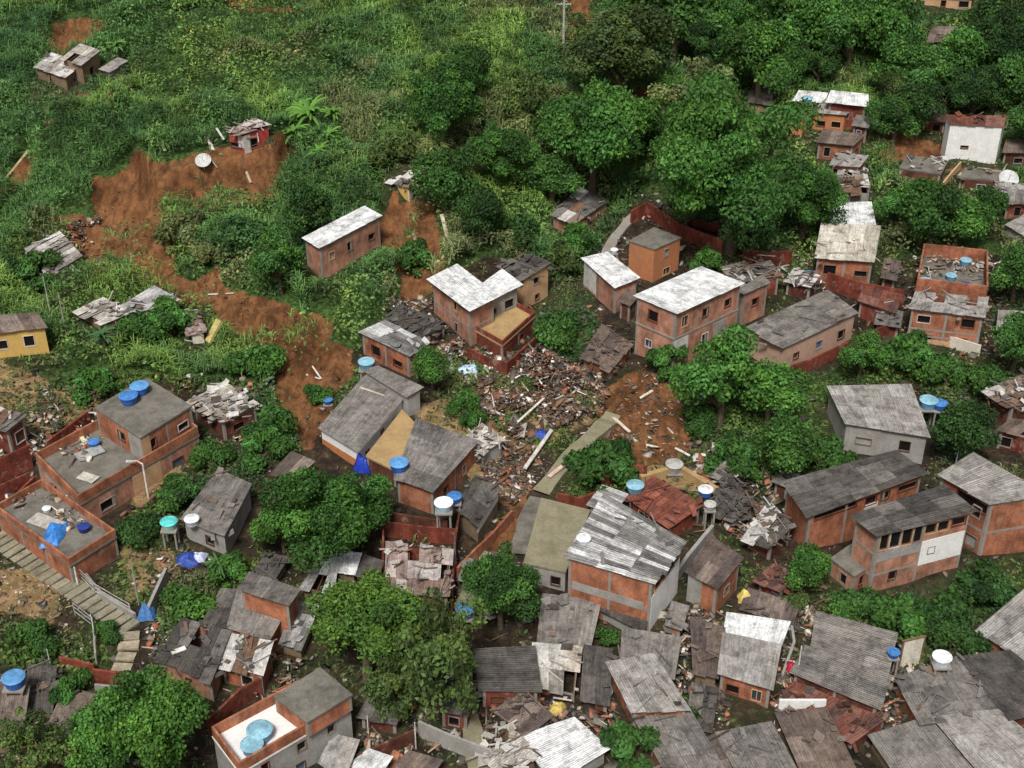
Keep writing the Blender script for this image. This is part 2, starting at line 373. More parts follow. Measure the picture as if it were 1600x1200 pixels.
# ---------------- houses ----------------
PAL = {
 'grey': [(.235,.215,.195)]*4+[(.19,.17,.155), (.27,.25,.23), (.16,.15,.14)],
 'plain': [(.245,.225,.205)]*6+[(.225,.205,.19)],
 'light': [(.36,.335,.31)]*3+[(.30,.28,.26), (.42,.40,.38)],
 'dark': [(.105,.095,.085)]*3+[(.135,.12,.11), (.08,.072,.066), (.18,.165,.15)],
 'white': [(.82,.83,.83)]*5+[(.76,.77,.77)],
 'stripe': [(.50,.49,.48), (.20,.19,.18), (.33,.32,.31), (.14,.135,.13), (.62,.62,.62), (.26,.25,.24), (.24,.23,.22)],
 'junk': [(.50,.47,.43), (.23,.21,.19), (.12,.11,.10), (.65,.63,.60), (.30,.23,.18), (.20,.12,.08), (.17,.16,.15)],
 'pale': [(.60,.57,.52), (.48,.45,.41), (.70,.68,.65), (.33,.30,.27), (.52,.46,.38)],
 'brown': [(.20,.155,.125), (.16,.12,.10), (.24,.19,.16), (.13,.10,.09)],
 'pink': [(.42,.32,.28), (.50,.43,.40), (.32,.23,.20), (.55,.50,.47), (.25,.17,.14)],
 'creamr': [(.60,.56,.47), (.55,.50,.42), (.64,.60,.52), (.48,.44,.37)],
 'tile': [(.27,.085,.055), (.22,.07,.045), (.31,.11,.075), (.19,.07,.05)],
 'rust': [(.20,.075,.05), (.15,.06,.045), (.25,.12,.09), (.12,.07,.06)],
}
Z = {}      # top planes by key, for what stands on the roofs
def bil(q, u, v): return q[0]*(1-u)*(1-v)+q[1]*u*(1-v)+q[2]*u*v+q[3]*(1-u)*v
def roof_mesh(q, pal, miss=0, jit=.02, along='BC', sw=1.1, slen=2.3):
    mb = MB(); rnd = random.random
    if along == 'AB': q = [q[1], q[2], q[3], q[0]]
    Lu = np.linalg.norm(q[1]-q[0]); Lv = np.linalg.norm(q[2]-q[1]); nu = max(1, round(Lu/sw)); nv = max(1, round(Lv/slen))
    pal = PAL[pal]
    for j in range(nv):
        for i in range(nu):
            if rnd() < miss: continue
            e = (rnd()-.5)*jit*1.4/max(Lu/nu, .3); g = jit*.5
            u0, u1 = i/nu-.02/nu, (i+1)/nu-.01/nu; v0, v1 = j/nv-(.03+rnd()*jit)/nv, (j+1)/nv+.04/nv
            u0 += e*.15/nu; v0 += (rnd()-.5)*g/nv
            c = random.choice(pal); k = .9+.2*rnd(); c = tuple(x*k for x in c)
            base = [bil(q, u0, v0), bil(q, u1, v0), bil(q, u1, v1), bil(q, u0, v1)]
            lift = [.045, .045, .012, .012]; lf = (rnd()*jit*.5, rnd()*jit*1.0, rnd()*jit*.5, rnd()*jit*.3)
            t4 = [p+np.array([0, 0, lift[n_]+.03+lf[n_]+.004*(i % 2)]) for n_, p in enumerate(base)]
            b4 = [p-np.array([0, 0, .018]) for p in t4]
            nf = len(mb.f); mb.hexa(b4, t4, c)
            a = i*sw; l = Lv/nv; uvo = [(a, j*l), (a+Lu/nu, j*l), (a+Lu/nu, j*l+l), (a, j*l+l)]
            mb.uv[-24:-20] = uvo
    return mb
def add_wall(mb, p0, p1, z0, z1, zb, ops):
    """wall sheet p0->p1 with real openings; z0,z1 top heights at the ends; ops = (s0,s1,h0,h1) in metres along / absolute z"""
    p0 = np.array(p0[:2]); p1 = np.array(p1[:2]); d = p1-p0; L = np.linalg.norm(d); d = d/L; nrm = np.array([d[1], -d[0]])
    zt = min(z0, z1)-.05
    ops = [o for o in ops if o[1] < L-.1 and o[0] > .1 and o[3] < zt-.05 and o[2] > zb+.05]
    S = sorted({0.0, L, *[o[0] for o in ops], *[o[1] for o in ops]}); H = sorted({zb, zt, *[o[2] for o in ops], *[o[3] for o in ops]})
    pt = lambda s_, z_, dep=0: (p0[0]+d[0]*s_-nrm[0]*dep, p0[1]+d[1]*s_-nrm[1]*dep, z_)
    for a, b in zip(S, S[1:]):
        for c, e in zip(H, H[1:]):
            ms, mh = (a+b)/2, (c+e)/2
            if any(o[0] < ms < o[1] and o[2] < mh < o[3] for o in ops): continue
            mb.face([pt(a, c), pt(b, c), pt(b, e), pt(a, e)], uv=[(a, c), (b, c), (b, e), (a, e)])
    mb.face([pt(0, zt), pt(L, zt), pt(L, z1), pt(0, z0)], uv=[(0, zt), (L, zt), (L, z1), (0, z0)])
    D = .16
    for a, b, c, e in ops:
        for q in ([pt(a, c), pt(a, c, D), pt(a, e, D), pt(a, e)], [pt(b, c, D), pt(b, c), pt(b, e), pt(b, e, D)], [pt(a, c), pt(b, c), pt(b, c, D), pt(a, c, D)], [pt(a, e, D), pt(b, e, D), pt(b, e), pt(a, e)]):
            mb.face(q, uv=[(0, 0), (D, 0), (D, 1), (0, 1)])
    return ops, pt
FRAMEC = ['oldwhite', 'concrete', 'wood', 'brownwood', 'concrete', 'darkbrick', 'redbrick', 'darkbrick', 'tanwall']
def windows(ops, pt, root, org, style=None):
    for a, b, c, e in ops:
        door = (e-c) > 1.5 and (b-a) < 1.3
        fr = MB(); w_ = .08; st = style or random.choice(['open', 'open', 'frame', 'shut'])
        for (s0, s1, h0, h1) in ((a-.06, b+.06, c-.10, c), (a-.04, b+.04, e, e+.06), (a-.06, a, c, e), (b, b+.06, c, e)):
            fr.hexa([pt(s0, h0, -.05), pt(s1, h0, -.05), pt(s1, h0, .06), pt(s0, h0, .06)], [pt(s0, h1, -.05), pt(s1, h1, -.05), pt(s1, h1, .06), pt(s0, h1, .06)])
        if st == 'frame' and not door:
            m_ = (a+b)/2; fr.hexa([pt(m_-.03, c, .05), pt(m_+.03, c, .05), pt(m_+.03, c, .1), pt(m_-.03, c, .1)], [pt(m_-.03, e, .05), pt(m_+.03, e, .05), pt(m_+.03, e, .1), pt(m_-.03, e, .1)])
        f = fr.build('door' if door else 'window', random.choice(FRAMEC), root, org)
        pn = MB(); pn.hexa([pt(a, c, .12), pt(b, c, .12), pt(b, c, .15), pt(a, c, .15)], [pt(a, e, .12), pt(b, e, .12), pt(b, e, .15), pt(a, e, .15)])
        pm = {'open': 'dark', 'frame': 'blueglass', 'shut': random.choice(['shutter', 'brownwood', 'dark', 'greywall'])}[st]  # open ones
        p = pn.build('door_leaf_or_room_shade' if door else 'pane', 'brownwood' if door and st == 'shut' else pm, f, org)
def block(root, org, q, zb, wall, roof, st=1, win=(1, 1), frame=None, over=.25, miss=0, jit=.03, parapet=0, along='BC', wsize=1.0, par_mat=None, band=None, walls2=None, doors=False, open_top=False, under=None, wstyle=None, ops=None, over_lay=(), sw=1.1, slen=2.3, ruin=0):
    """q: outer roof corners A,B,C,D (world). zb: bottom z of the walls."""
    xops = ops; q = [np.array(p, float) for p in q]; cen = sum(q)/4
    fl = roof in ('slab', 'oldslab', 'khaki', 'sandfloor', 'redfloor', 'whitefloor')
    ov = 0.04 if fl else over
    wq = []
    for i, p in enumerate(q):
        a = q[(i-1) % 4]-p; b_ = q[(i+1) % 4]-p; a = a/np.linalg.norm(a); b_ = b_/np.linalg.norm(b_); wq.append(p+(a+b_)*ov)
    mb = MB(); hgt = q[1][2]-zb
    for i in range(4):
        j = (i+1) % 4; a, b_ = wq[i], wq[j]; L = np.linalg.norm((b_-a)[:2]); ops = []
        if i < 2 and win[i] > 0:
            n = win[i]; sh = min(3.0, hgt/max(st, 1))
            for s in range(st):
                zt = min(a[2], b_[2])-s*sh
                for k in range(n):
                    c_ = L*(k+.5+(random.random()-.5)*.3)/n; ww = wsize*(.6+.7*random.random()); hh = min(random.uniform(.6, 1.15), sh*.42)
                    if doors and s == st-1 and k == n-1 and sh > 2.3: ops.append((c_-.42, c_+.42, zt-sh*.94, zt-sh*.94+2.0))
                    else: ops.append((c_-ww/2, c_+ww/2, zt-sh*.66, zt-sh*.66+hh))
        for (f0, f1, t0, t1) in (xops or {}).get(i, []): ops.append((L*f0, L*f1, min(a[2], b_[2])-t1, min(a[2], b_[2])-t0))
        if open_top: ops = []
        ops, pt = add_wall(mb, a, b_, a[2], b_[2], zb, ops)
        if ops: windows(ops, pt, root, org, wstyle)
    if open_top:     # inner faces of a roofless shell
        iq = []
        for i, p in enumerate(wq):
            a = wq[(i-1) % 4]-p; b_ = wq[(i+1) % 4]-p; iq.append(p+(a/np.linalg.norm(a)+b_/np.linalg.norm(b_))*.17)
        for i in range(4):
            j = (i+1) % 4; a, b_ = iq[i], iq[j]; lo = np.array([0, 0, 2.3])
            mb.face([b_-lo, a-lo, a, b_], uv=[(0, 0), (3, 0), (3, 2.3), (0, 2.3)]); mb.face([wq[i], wq[j], iq[j], iq[i]], uv=[(0, 0), (3, 0), (3, .1), (0, .1)])
        mb.face([p-lo for p in iq], uv=[(0, 0), (3, 0), (3, 3), (0, 3)])
    mb.build('wall', wall, root, org)
    if frame is None: frame = 'brick' in wall
    if frame:
        fb = MB(); e = .012
        for i in range(2):
            a, b_ = wq[i], wq[i+1]; d_ = (b_-a); L = np.linalg.norm(d_[:2]); d2 = d_[:2]/L; nr = np.array([d2[1], -d2[0]]); n = max(1, round(L/3.6))
            ww = .22
            def slab_(s0, s1, za0, za1, zb0, zb1):
                c = [];
                for s_, dep in ((s0, e), (s1, e), (s1, -.05), (s0, -.05)): c.append((a[0]+d2[0]*s_+nr[0]*dep, a[1]+d2[1]*s_+nr[1]*dep))
                fb.hexa([(c[0][0], c[0][1], za0), (c[1][0], c[1][1], zb0), (c[2][0], c[2][1], zb0), (c[3][0], c[3][1], za0)], [(c[0][0], c[0][1], za1), (c[1][0], c[1][1], zb1), (c[2][0], c[2][1], zb1), (c[3][0], c[3][1], za1)])
            zt_ = lambda s_: a[2]+(b_[2]-a[2])*s_/L
            sh = min(3.0, hgt/max(st, 1))
            for k in range(n+1):
                s_ = min(max(L*k/n, ww/2+.001), L-ww/2-.001); slab_(s_-ww/2, s_+ww/2, zb+.02, zt_(s_)-.04, zb+.02, zt_(s_)-.04)
            e = .016; slab_(.006, L-.006, zt_(0)-.26, zt_(0)-.045, zt_(L)-.26, zt_(L)-.045)
            for s in range(1, st):
                e = .02; slab_(.005, L-.005, zt_(0)-s*sh-.12, zt_(0)-s*sh+.10, zt_(L)-s*sh-.12, zt_(L)-s*sh+.10)
            e = .012
        fb.build('concrete_frame', 'concrete', root, org)
    for (ei, f0, f1, t0, t1, mt_) in over_lay:      # rendered or painted panels on a wall
        a, b_ = wq[ei], wq[ei+1]; d2 = (b_-a)[:2]; L = np.linalg.norm(d2); d2 = d2/L; nr = np.array([d2[1], -d2[0]]); ob = MB(); zt = lambda s_: a[2]+(b_[2]-a[2])*s_/L
        c = [(a[0]+d2[0]*s_+nr[0]*dp, a[1]+d2[1]*s_+nr[1]*dp) for s_, dp in ((L*f0+.01, .035), (L*f1-.01, .035), (L*f1-.01, -.02), (L*f0+.01, -.02))]; zz = [zt(L*f0), zt(L*f1), zt(L*f1), zt(L*f0)]
        ob.hexa([(p[0], p[1], z_-t1) for p, z_ in zip(c, zz)], [(p[0], p[1], z_-t0-.06) for p, z_ in zip(c, zz)]); ob.build('wall_panel', mt_, root, org)
    if ruin:        # broken sheets and sticks thrown over the top
        rb = MB(); pl_ = PAL[roof if roof in PAL else 'pale']
        for _ in range(int(ruin)):
            u, v = random.uniform(-.04, 1.04), random.uniform(-.06, 1.04); p = bil(q, u, v); c_ = random.choice(pl_+pl_+[(.10, .08, .07), (.22, .15, .11)]); c_ = tuple(x*.8 for x in c_)
            drop = 0 if 0 < u < 1 and 0 < v < 1 else -.6
            if random.random() < .4: rb.box((p[0], p[1], p[2]+.25+drop), (random.uniform(.8, 2.4), .10, .07), random.uniform(0, 6.3), c_, (random.gauss(0, .25), 0))
            else: rb.box((p[0], p[1], p[2]+.2+random.random()*.2+drop), (random.uniform(.25, 1.0), random.uniform(.2, .65), .03), random.uniform(0, 6.3), c_, (random.gauss(0, .3), random.gauss(0, .3)))
        rb.build('broken_sheets', 'junk', root, org)['kind'] = 'stuff'
    if band:        # a slab edge jutting between storeys
        bb = MB(); lo = [p+(cen-p)*-.02 for p in wq]; bb.hexa([(p[0], p[1], band-.12) for p in lo], [(p[0], p[1], band+.06) for p in lo]); bb.build('floor_slab_or_shade_sheet', 'concrete', root, org)
    if open_top:
        pass
    elif fl:
        mt = {'slab': 'concrete', 'oldslab': 'oldslab', 'whitefloor': 'whitewash'}.get(roof, roof)
        rb = MB(); o2 = [p+(p-cen)/np.linalg.norm((p-cen)[:2])*.05*np.array([1, 1, 0]) for p in q]
        rb.hexa([p-np.array([0, 0, .16]) for p in o2], o2); rb.build('roof', mt, root, org)
        if parapet:
            pb = MB(); th = .16; inn = []
            for i, p in enumerate(q):
                a = q[(i-1) % 4]-p; b_ = q[(i+1) % 4]-p; inn.append(p+(a/np.linalg.norm(a)+b_/np.linalg.norm(b_))*th)
            up = np.array([0, 0, parapet])
            for i in range(4):
                j = (i+1) % 4; pb.hexa([q[i], q[j], inn[j], inn[i]], [q[i]+up, q[j]+up, inn[j]+up, inn[i]+up])
            pb.build('parapet', par_mat or wall, root, org)
    else:
        roof_mesh(q, roof, miss, jit, along, sw, slen).build('roof', 'sheet', root, org)
        # rafters under the sheets
        rf = MB(); n = max(2, round(np.linalg.norm(q[1]-q[0])/1.6))
        for k in range(n+1):
            u = min(max(k/n, .03), .97); rf.beam(bil(wq, u, .0)-np.array([0, 0, .07]), bil(wq, u, 1.0)-np.array([0, 0, .07]), .08, .12)
        rf.build('rafters', 'brownwood', root, org)
        if miss > .05:   # dark sheet added below the gaps as interior shade, not a floor
            fb = MB(); iz = np.array([0, 0, -1.6]); fb.face([p+iz for p in wq]); fb.build('floor_slab_or_shade_sheet', 'oldslab', root, org)
def solve(b):
    """pixel corners -> world corners"""
    A, B, Cc = b['q'][:3]; dz = b.get('dz', (0, 0, .35))
    if 'z' in b: z = b['z']; zg = None
    else:
        G = P(B[0], b['base']); d = ray(*B); t_ = G[1]/d[1]; z = CAMZ+d[2]*t_; zg = G[2]
    q = [PZ(*A, z+dz[0]), PZ(*B, z+dz[1]), PZ(*Cc, z+dz[2])]
    D = b['q'][3] if len(b['q']) > 3 else None
    if D: q.append(PZ(*D, z+(dz[3] if len(dz) > 3 else dz[0]+dz[2]-dz[1])))
    else: q.append(q[0]+q[2]-q[1])
    return q, z
LOG = []
def house(key, name, label, cat, *blocks):
    root = None
    for n, b in enumerate(blocks):
        b = dict(b)
        if 'h' in b: b['z'] = Z[key][b.pop('on', 0)]+b['h']
        q, z = solve(b)
        if b['q'][1][1] > 925 and b.get('roof', 'grey') in PAL: cq = sum(q)/4; q = [cq+(p-cq)*1.07 for p in q]
        gz = [float(TH(p[0], p[1])) for p in q]
        if 'h' in b: zb = z-b['h']+.002
        else: zb = min(min(gz)-.4, z-2.0)
        if root is None:
            c = sum(q)/4; org = np.array([c[0], c[1], float(TH(c[0], c[1]))]); root = empty(name, org); tag(root, label, cat); Z[key] = []
        Z[key].append(z)
        LOG.append((key, n, round(z-gz[1], 1), [round(float(np.linalg.norm((q[i]-q[(i+1) % 4])[:2])), 1) for i in range(2)]))
        if 'h' not in b: FOOT.append(np.array([p[:2] for p in q]))
        kw = {k: v for k, v in b.items() if k not in ('q', 'base', 'z', 'h', 'dz', 'on')}
        kw.setdefault('wall', 'brick'); kw.setdefault('roof', 'grey')
        if 'band_h' in kw: kw['band'] = z-kw.pop('band_h')
        block(root, org, q, zb, **kw)
    return root
B = lambda q, base=None, **k: dict(q=q, base=base, **k)
W2 = 'brick house'
house('shackTL', 'tin_roof_shack', 'pale tin roofed shack high on the upper left hillside below a bare earth cut', 'shack',
  B([(53,105),(103,123),(130,100)], 146, wall='wood', roof='pale', jit=.12, win=(1,1), wsize=.7, ruin=10), B([(95,92),(128,104),(157,80)], 135, wall='wood', roof='pale', jit=.12, miss=.04, win=(0,1), wsize=.7))
house('annexTL', 'lean_to_shed', 'small whitish lean-to shed beside the shack at the top left', 'shed', B([(155,108),(172,114),(200,96),(184,90)], 122, wall='greywall', roof='light', jit=.08, win=(0,0)))
house('redwreck', 'wrecked_house', 'wrecked red and white house standing at the lip of the landslide scarp', 'house',
  B([(352,208),(380,214),(424,197),(398,187)], 243, wall='redpaint', roof='pink', jit=.45, miss=.3, win=(1,1), wsize=1.2, wstyle='open', ruin=26, over_lay=[(1,.0,.25,0,2.6,'oldwhite'),(0,.6,1,0,1.5,'oldwhite')]),)
house('whiteroofL', 'brick_house', 'long brick house with a dazzling white tin roof behind the dark trees left of centre', 'house',
  B([(472,372),(500,389),(597,338)], 440, wall='pinkbrick', roof='white', win=(0,3), wsize=1.0, jit=.05))
house('posthut', 'hut', 'small broken hut with a yellow wall above the red earth bank in the upper middle', 'hut',
  B([(604,284),(640,295),(666,272)], 318, wall='cream', roof='junk', jit=.2, miss=.1, win=(0,1), wsize=.6, ruin=14, over_lay=[(0,.5,.95,.2,2.4,'yellow')]))
house('collapL', 'collapsed_shack', 'slumped pale tin shack at the left edge of the mudslide', 'shack',
  B([(43,388),(76,437),(129,402),(92,362)], 462, wall='wood', roof='pale', jit=.4, sw=.8, miss=.03, win=(0,0), ruin=26, dz=(.2,-.5,.1,.5)))
house('twinL', 'collapsed_shack', 'shack with a crumpled white and brown roof left of a long wavy grey one', 'shack',
  B([(123,485),(165,510),(206,491),(160,466)], 527, wall='wood', roof='pale', jit=.3, miss=.1, win=(0,1), ruin=30))
house('twinR', 'tin_roof_shack', 'long shack with a wavy grey tin roof half hidden by bushes below the slide', 'shack',
  B([(180,484),(205,494),(282,470),(240,447)], 517, wall='tanwall', roof='stripe', jit=.14, miss=.03, win=(0,2), wsize=.8, ruin=14, sw=.7))
house('wreckM', 'wrecked_hut', 'wrecked hut with a torn pinkish roof at the edge of the mud flow', 'hut',
  B([(284,488),(297,527),(322,520),(308,484)], 540, wall='cream', roof='pink', jit=.35, miss=.12, win=(0,0), ruin=34))
house('yellow', 'yellow_house', 'yellow painted house with a grey tin roof at the left edge of the photo', 'house',
  B([(-30,524),(75,512),(58,489),(-40,497)], 553, wall='yellow', roof='brown', win=(2,0), wsize=1.1, dz=(0,0,.7), wstyle='open'))
house('bigL', 'brick_house', 'large two storey brick house on the left with two blue tanks on top', 'house',
  B([(57,722),(124,789),(311,680)], 826, wall='pinkbrick', roof='oldslab', st=1, win=(1,3), wsize=1.2, over_lay=[(0,.15,.7,.2,2.6,'pinkwall'),(1,.42,.66,.2,2.6,'tanwall')], parapet=.95, par_mat='orangebrick', dz=(0,0,0)),
  B([(148,637),(219,684),(299,634)], h=2.7, wall='orangebrick', roof='oldslab', st=1, win=(1,2), wsize=.9, dz=(0,0,0), over_lay=[(0,.72,1,0,2.6,'greywall'),(1,0,.16,0,2.6,'tanwall')]))
house('lowterL', 'brick_house', 'low brick house at the lower left with a littered terrace and a bright blue tarp', 'house',
  B([(-6,800),(109,884),(182,838)], 915, wall='orangebrick', roof='oldslab', st=1, win=(0,0), parapet=.7, dz=(0,0,0)))
house('leftbox', 'brick_shed', 'unplastered brick shed with tin patches at the left edge below the yellow house', 'shed',
  B([(-40,660),(12,676),(42,650)], 712, wall='redbrick', roof='junk', jit=.12, win=(0,1), miss=.05, ruin=14))
house('debrisL', 'collapsed_house', 'collapsed house heaped with broken grey sheets right of the big left brick house', 'house',
  B([(297,628),(347,664),(405,632),(350,597)], 692, wall='darkbrick', roof='pale', jit=.35, miss=.12, win=(0,1), ruin=70, sw=.8, slen=1.4))
house('longgrey', 'tin_roof_house', 'narrow house with a long weathered grey roof left of the round dark green tree', 'house',
  B([(282,812),(352,838),(394,758),(340,734)], 872, wall='greywall', roof='grey', jit=.07, win=(1,0), ruin=12))
house('midshed', 'tin_roof_shack', 'small brown roofed shack partly hidden behind the top of the round dark green tree', 'shack',
  B([(424,740),(466,747),(492,723),(455,706)], 765, wall='wood', roof='brown', jit=.1, win=(0,0)))
house('whitewall', 'white_house', 'house with a smooth grey sheet roof and white upper walls near the centre left', 'house',
  B([(497,669),(561,708),(634,620)], h=2.2, on=0) if 0 else B([(497,669),(561,708),(634,620)], 738, wall='whitewash', roof='plain', win=(0,3), wsize=.7, over_lay=[(0,0,1,1.1,5,'orangewall'),(1,0,.95,1.3,5,'tanwall')], jit=.01, st=1, wstyle='open'),
  )
house('whiteshed', 'dark_shed', 'dark open shed at the upper end of the white walled grey roof house', 'shed',
  B([(565,578),(636,622),(662,606),(590,572)], 655, wall='greywall', roof='plain', win=(0,2), jit=.02, wstyle='open', wsize=1.4))
house('patchroof', 'brick_house', 'brick house with a broad patched grey roof and a blue tank at its left corner', 'house',
  B([(616,748),(678,770),(749,690),(650,655)], 808, wall='orangebrick', roof='grey', jit=.09, win=(0,2), wsize=.8, dz=(0,0,0,0)))
house('patio', 'walled_patio', 'ochre sand coloured patio slab between the white walled house and the broad patched roof', 'patio',
  B([(572,712),(618,735),(655,668),(628,640)], 762, wall='darkbrick', roof='sandfloor', win=(0,0), dz=(0,0,0)))
house('smalldark', 'dark_roof_shack', 'small shack with a dark tin roof and white edge boards beside the dirt path', 'shack',
  B([(712,793),(747,823),(783,765),(742,742)], 852, wall='wood', roof='dark', jit=.1, win=(0,0), ruin=8, over_lay=[(1,0,1,0,1,'whitewash')]))
house('greyrubroof', 'damaged_shack', 'damaged shack with pale grey roof sheets at the lower edge of the rubble field', 'shack',
  B([(720,690),(755,712),(790,690),(752,662)], 728, wall='greywall', roof='pale', jit=.3, miss=.1, win=(0,0), ruin=40, sw=.8))
house('pinkrub', 'damaged_house', 'damaged brick house with a pinkish broken sheet roof below the centre', 'house',
  B([(605,926),(700,930),(706,862),(606,850)], 970, wall='redbrick', roof='pink', win=(0,0), jit=.14, miss=.08, sw=.8, slen=1.8, ruin=34, dz=(0,0,.2)))
house('stripeshack', 'brick_shack', 'low brick shack with black and white striped tin roof at the foot of the mudslide', 'shack',
  B([(560,520),(638,557),(672,536),(602,501)], 592, wall='orangebrick', roof='stripe', jit=.12, sw=.6, ruin=8, along='AB', win=(2,0), wsize=.9))
house('darkcollapse', 'collapsed_shack', 'collapsed shack of dark roof sheets between the striped tin roof and the twin white roofs', 'shack',
  B([(600,500),(664,526),(700,508),(624,478)], 540, wall='darkbrick', roof='dark', jit=.4, miss=.15, win=(0,0), ruin=60))
house('twinwhite', 'brick_house', 'brick house under two joined white tin roofs in the centre of the photo', 'house',
  B([(667,437),(733,487),(781,463),(715,413)], 548, wall='pinkbrick', roof='white', st=2, win=(1,0), jit=.02, wsize=.7, along='AB', over=.5, dz=(0,0,.1)),
  B([(736,456),(762,473),(817,446),(784,421)], 520, wall='greywall', roof='white', win=(0,2), jit=.02, over=.45))
house('redblock', 'brick_house', 'red brick block without a roof directly below the twin white roofs', 'house',
  B([(733,510),(785,540),(836,494)], 562, wall='redbrick', roof='sandfloor', win=(0,1), wsize=.8, frame=True, parapet=.5, dz=(0,0,0)))
house('tanhouse', 'tan_house', 'tan plastered house with a dark broken roof right behind the twin white roofs', 'house',
  B([(778,416),(818,440),(862,412),(818,393)], 486, wall='tanwall', roof='dark', jit=.25, miss=.1, st=2, win=(0,1), ruin=24, wsize=.7))
house('whiteroofM', 'brick_house', 'small brick house with a white tin roof behind the large two storey brick house', 'house',
  B([(908,404),(960,451),(1000,434),(950,394)], 492, wall='pinkbrick', roof='white', jit=.04, along='AB', win=(0,1), wsize=.6, over_lay=[(0,0,.4,0,3,'oldwhite')]))
house('greyroofN', 'brick_house', 'small salmon brick house with an old mossy grey roof left of the curved path', 'house',
  B([(861,336),(898,351),(952,315),(905,293)], 372, wall='pinkbrick', roof='junk', jit=.1, win=(0,2), wsize=.6, ruin=10))
house('orangebox', 'brick_house', 'boxy orange brick house with a flat grey slab roof right of the curved path', 'house',
  B([(983,376),(1023,389),(1064,371),(1022,355)], 442, wall='orangewall', roof='oldslab', st=2, win=(0,1), wsize=.8, dz=(0,0,0), frame=False))
house('bigC', 'brick_house', 'large two storey salmon brick house with a white roof right of centre', 'house',
  B([(990,463),(1057,491),(1163,443)], 580, wall='pinkbrick', roof='white', st=2, win=(1,3), wsize=.85, jit=.03, dz=(0,0,0), along='AB', band_h=2.9, over_lay=[(1,.0,.22,3.1,4.6,'oldwhite'),(1,.62,.82,3.2,5.6,'greywall')]))
house('annexC', 'brick_house', 'narrow brick house joined to the right end of the large salmon brick house', 'house',
  B([(1150,455),(1163,461),(1204,443),(1190,430)], 512, wall='pinkbrick', roof='grey', jit=.06, win=(0,1), wsize=1.3, wstyle='open', dz=(0,0,0)))
house('clutterR', 'tin_roof_shack', 'shack with a cluttered mottled grey roof uphill of the narrow brick annex', 'shack',
  B([(1128,418),(1160,444),(1222,432),(1196,400)], 468, wall='redbrick', roof='junk', jit=.2, miss=.06, ruin=46, win=(0,0)))
house('longR', 'brick_house', 'long salmon walled house with a large weathered grey roof, right of the middle', 'house',
  B([(1165,512),(1226,545),(1341,490),(1292,453)], 590, wall='pinkwall', roof='grey', jit=.09, ruin=10, st=1, win=(0,3), wsize=.8))
house('creamtall', 'white_roof_house', 'bright white roofed house stepping up behind the cream roofed one by the giant tree', 'house',
  B([(1283,349),(1369,352),(1362,316),(1289,318)], 374, wall='cream', roof='white', win=(0,0), jit=.03, dz=(0,0,.3)))
house('creambase', 'brick_house', 'brick house with a broad cream sheet roof right of the giant tree', 'house',
  B([(1273,403),(1367,409),(1377,354),(1283,350)], 452, wall='brick', roof='creamr', win=(2,0), wsize=1.2, wstyle='open', sw=1.4, slen=3, jit=.05, dz=(0,0,.9), ruin=8))
house('farpink', 'pink_house', 'salmon pink house with a grey roof high in the upper right among trees', 'house',
  B([(1268,176),(1322,181),(1346,160),(1290,154)], 208, wall='orangewall', roof='light', jit=.04, win=(2,1), wsize=.9, wstyle='open'))
house('farred', 'brick_house', 'red brick house with a pale roof behind the salmon pink house at upper right', 'house',
  B([(1290,160),(1358,167),(1357,148),(1298,142)], 205, wall='redbrick', roof='white', jit=.03, win=(1,1), over=.4))
house('farochre', 'ochre_house', 'ochre block house with flat dark roof left of the salmon pink house', 'house',
  B([(1212,180),(1256,184),(1268,170),(1226,164)], 212, wall='orangewall', roof='oldslab', win=(0,0), dz=(0,0,0)))
house('fargrey', 'brick_house', 'low brick house with a dark grey roof just below the salmon pink house', 'house',
  B([(1275,222),(1335,228),(1352,212),(1286,202)], 256, wall='orangebrick', roof='brown', jit=.05, win=(2,1), wsize=.8))
house('scrapR', 'collapsed_shack', 'shack roofed with pale scrap sheets behind the cream roofed house', 'shack',
  B([(1298,300),(1362,304),(1352,262),(1312,258)], 322, wall='greywall', roof='junk', jit=.4, miss=.12, win=(0,0), ruin=50))
house('whitebig', 'white_house', 'house with a big blank white side wall at the upper right edge', 'house',
  B([(1484,195),(1567,199),(1574,182),(1478,180)], 256, wall='whitewash', roof='rust', win=(0,0), ops={0:[(.28,.42,2.6,2.9)]}, ruin=10, jit=.03, over=.1))
house('redshedR', 'brick_shed', 'dark red shed left of the house with the blank white wall', 'shed',
  B([(1440,188),(1480,192),(1482,174),(1448,170)], 210, wall='redbrick', roof='rust', jit=.1, win=(1,0)))
house('edgeshackA', 'tin_roof_shack', 'brown roofed shack right of the house with the blank white wall', 'shack',
  B([(1566,238),(1630,240),(1632,222),(1572,218)], 262, wall='darkbrick', roof='brown', jit=.06, win=(1,0)))
house('edgeshackB', 'tin_roof_shack', 'dark red walled shack at the right edge below the satellite dish', 'shack',
  B([(1570,318),(1640,318),(1640,300),(1576,296)], 342, wall='redbrick', roof='grey', jit=.08, win=(2,0)))
house('edgeshackC', 'tin_roof_shack', 'pale grey roofed shack at the right edge above the tree filled gully', 'shack',
  B([(1570,352),(1640,392),(1690,362),(1610,330)], 410, wall='greywall', roof='light', jit=.08, win=(0,0), ruin=8))
house('terraceR', 'brick_house', 'brick house at the right with a tank filled terrace and two grey roof patches', 'house',
  B([(1420,483),(1540,497),(1545,466),(1430,456)], 552, wall='orangebrick', roof='light', st=2, win=(2,0), wsize=1.0, ruin=16, band_h=2.9, over_lay=[(0,.1,.95,3.2,5,'tanwall')], jit=.05, dz=(0,0,0), miss=.18, wstyle='open'))
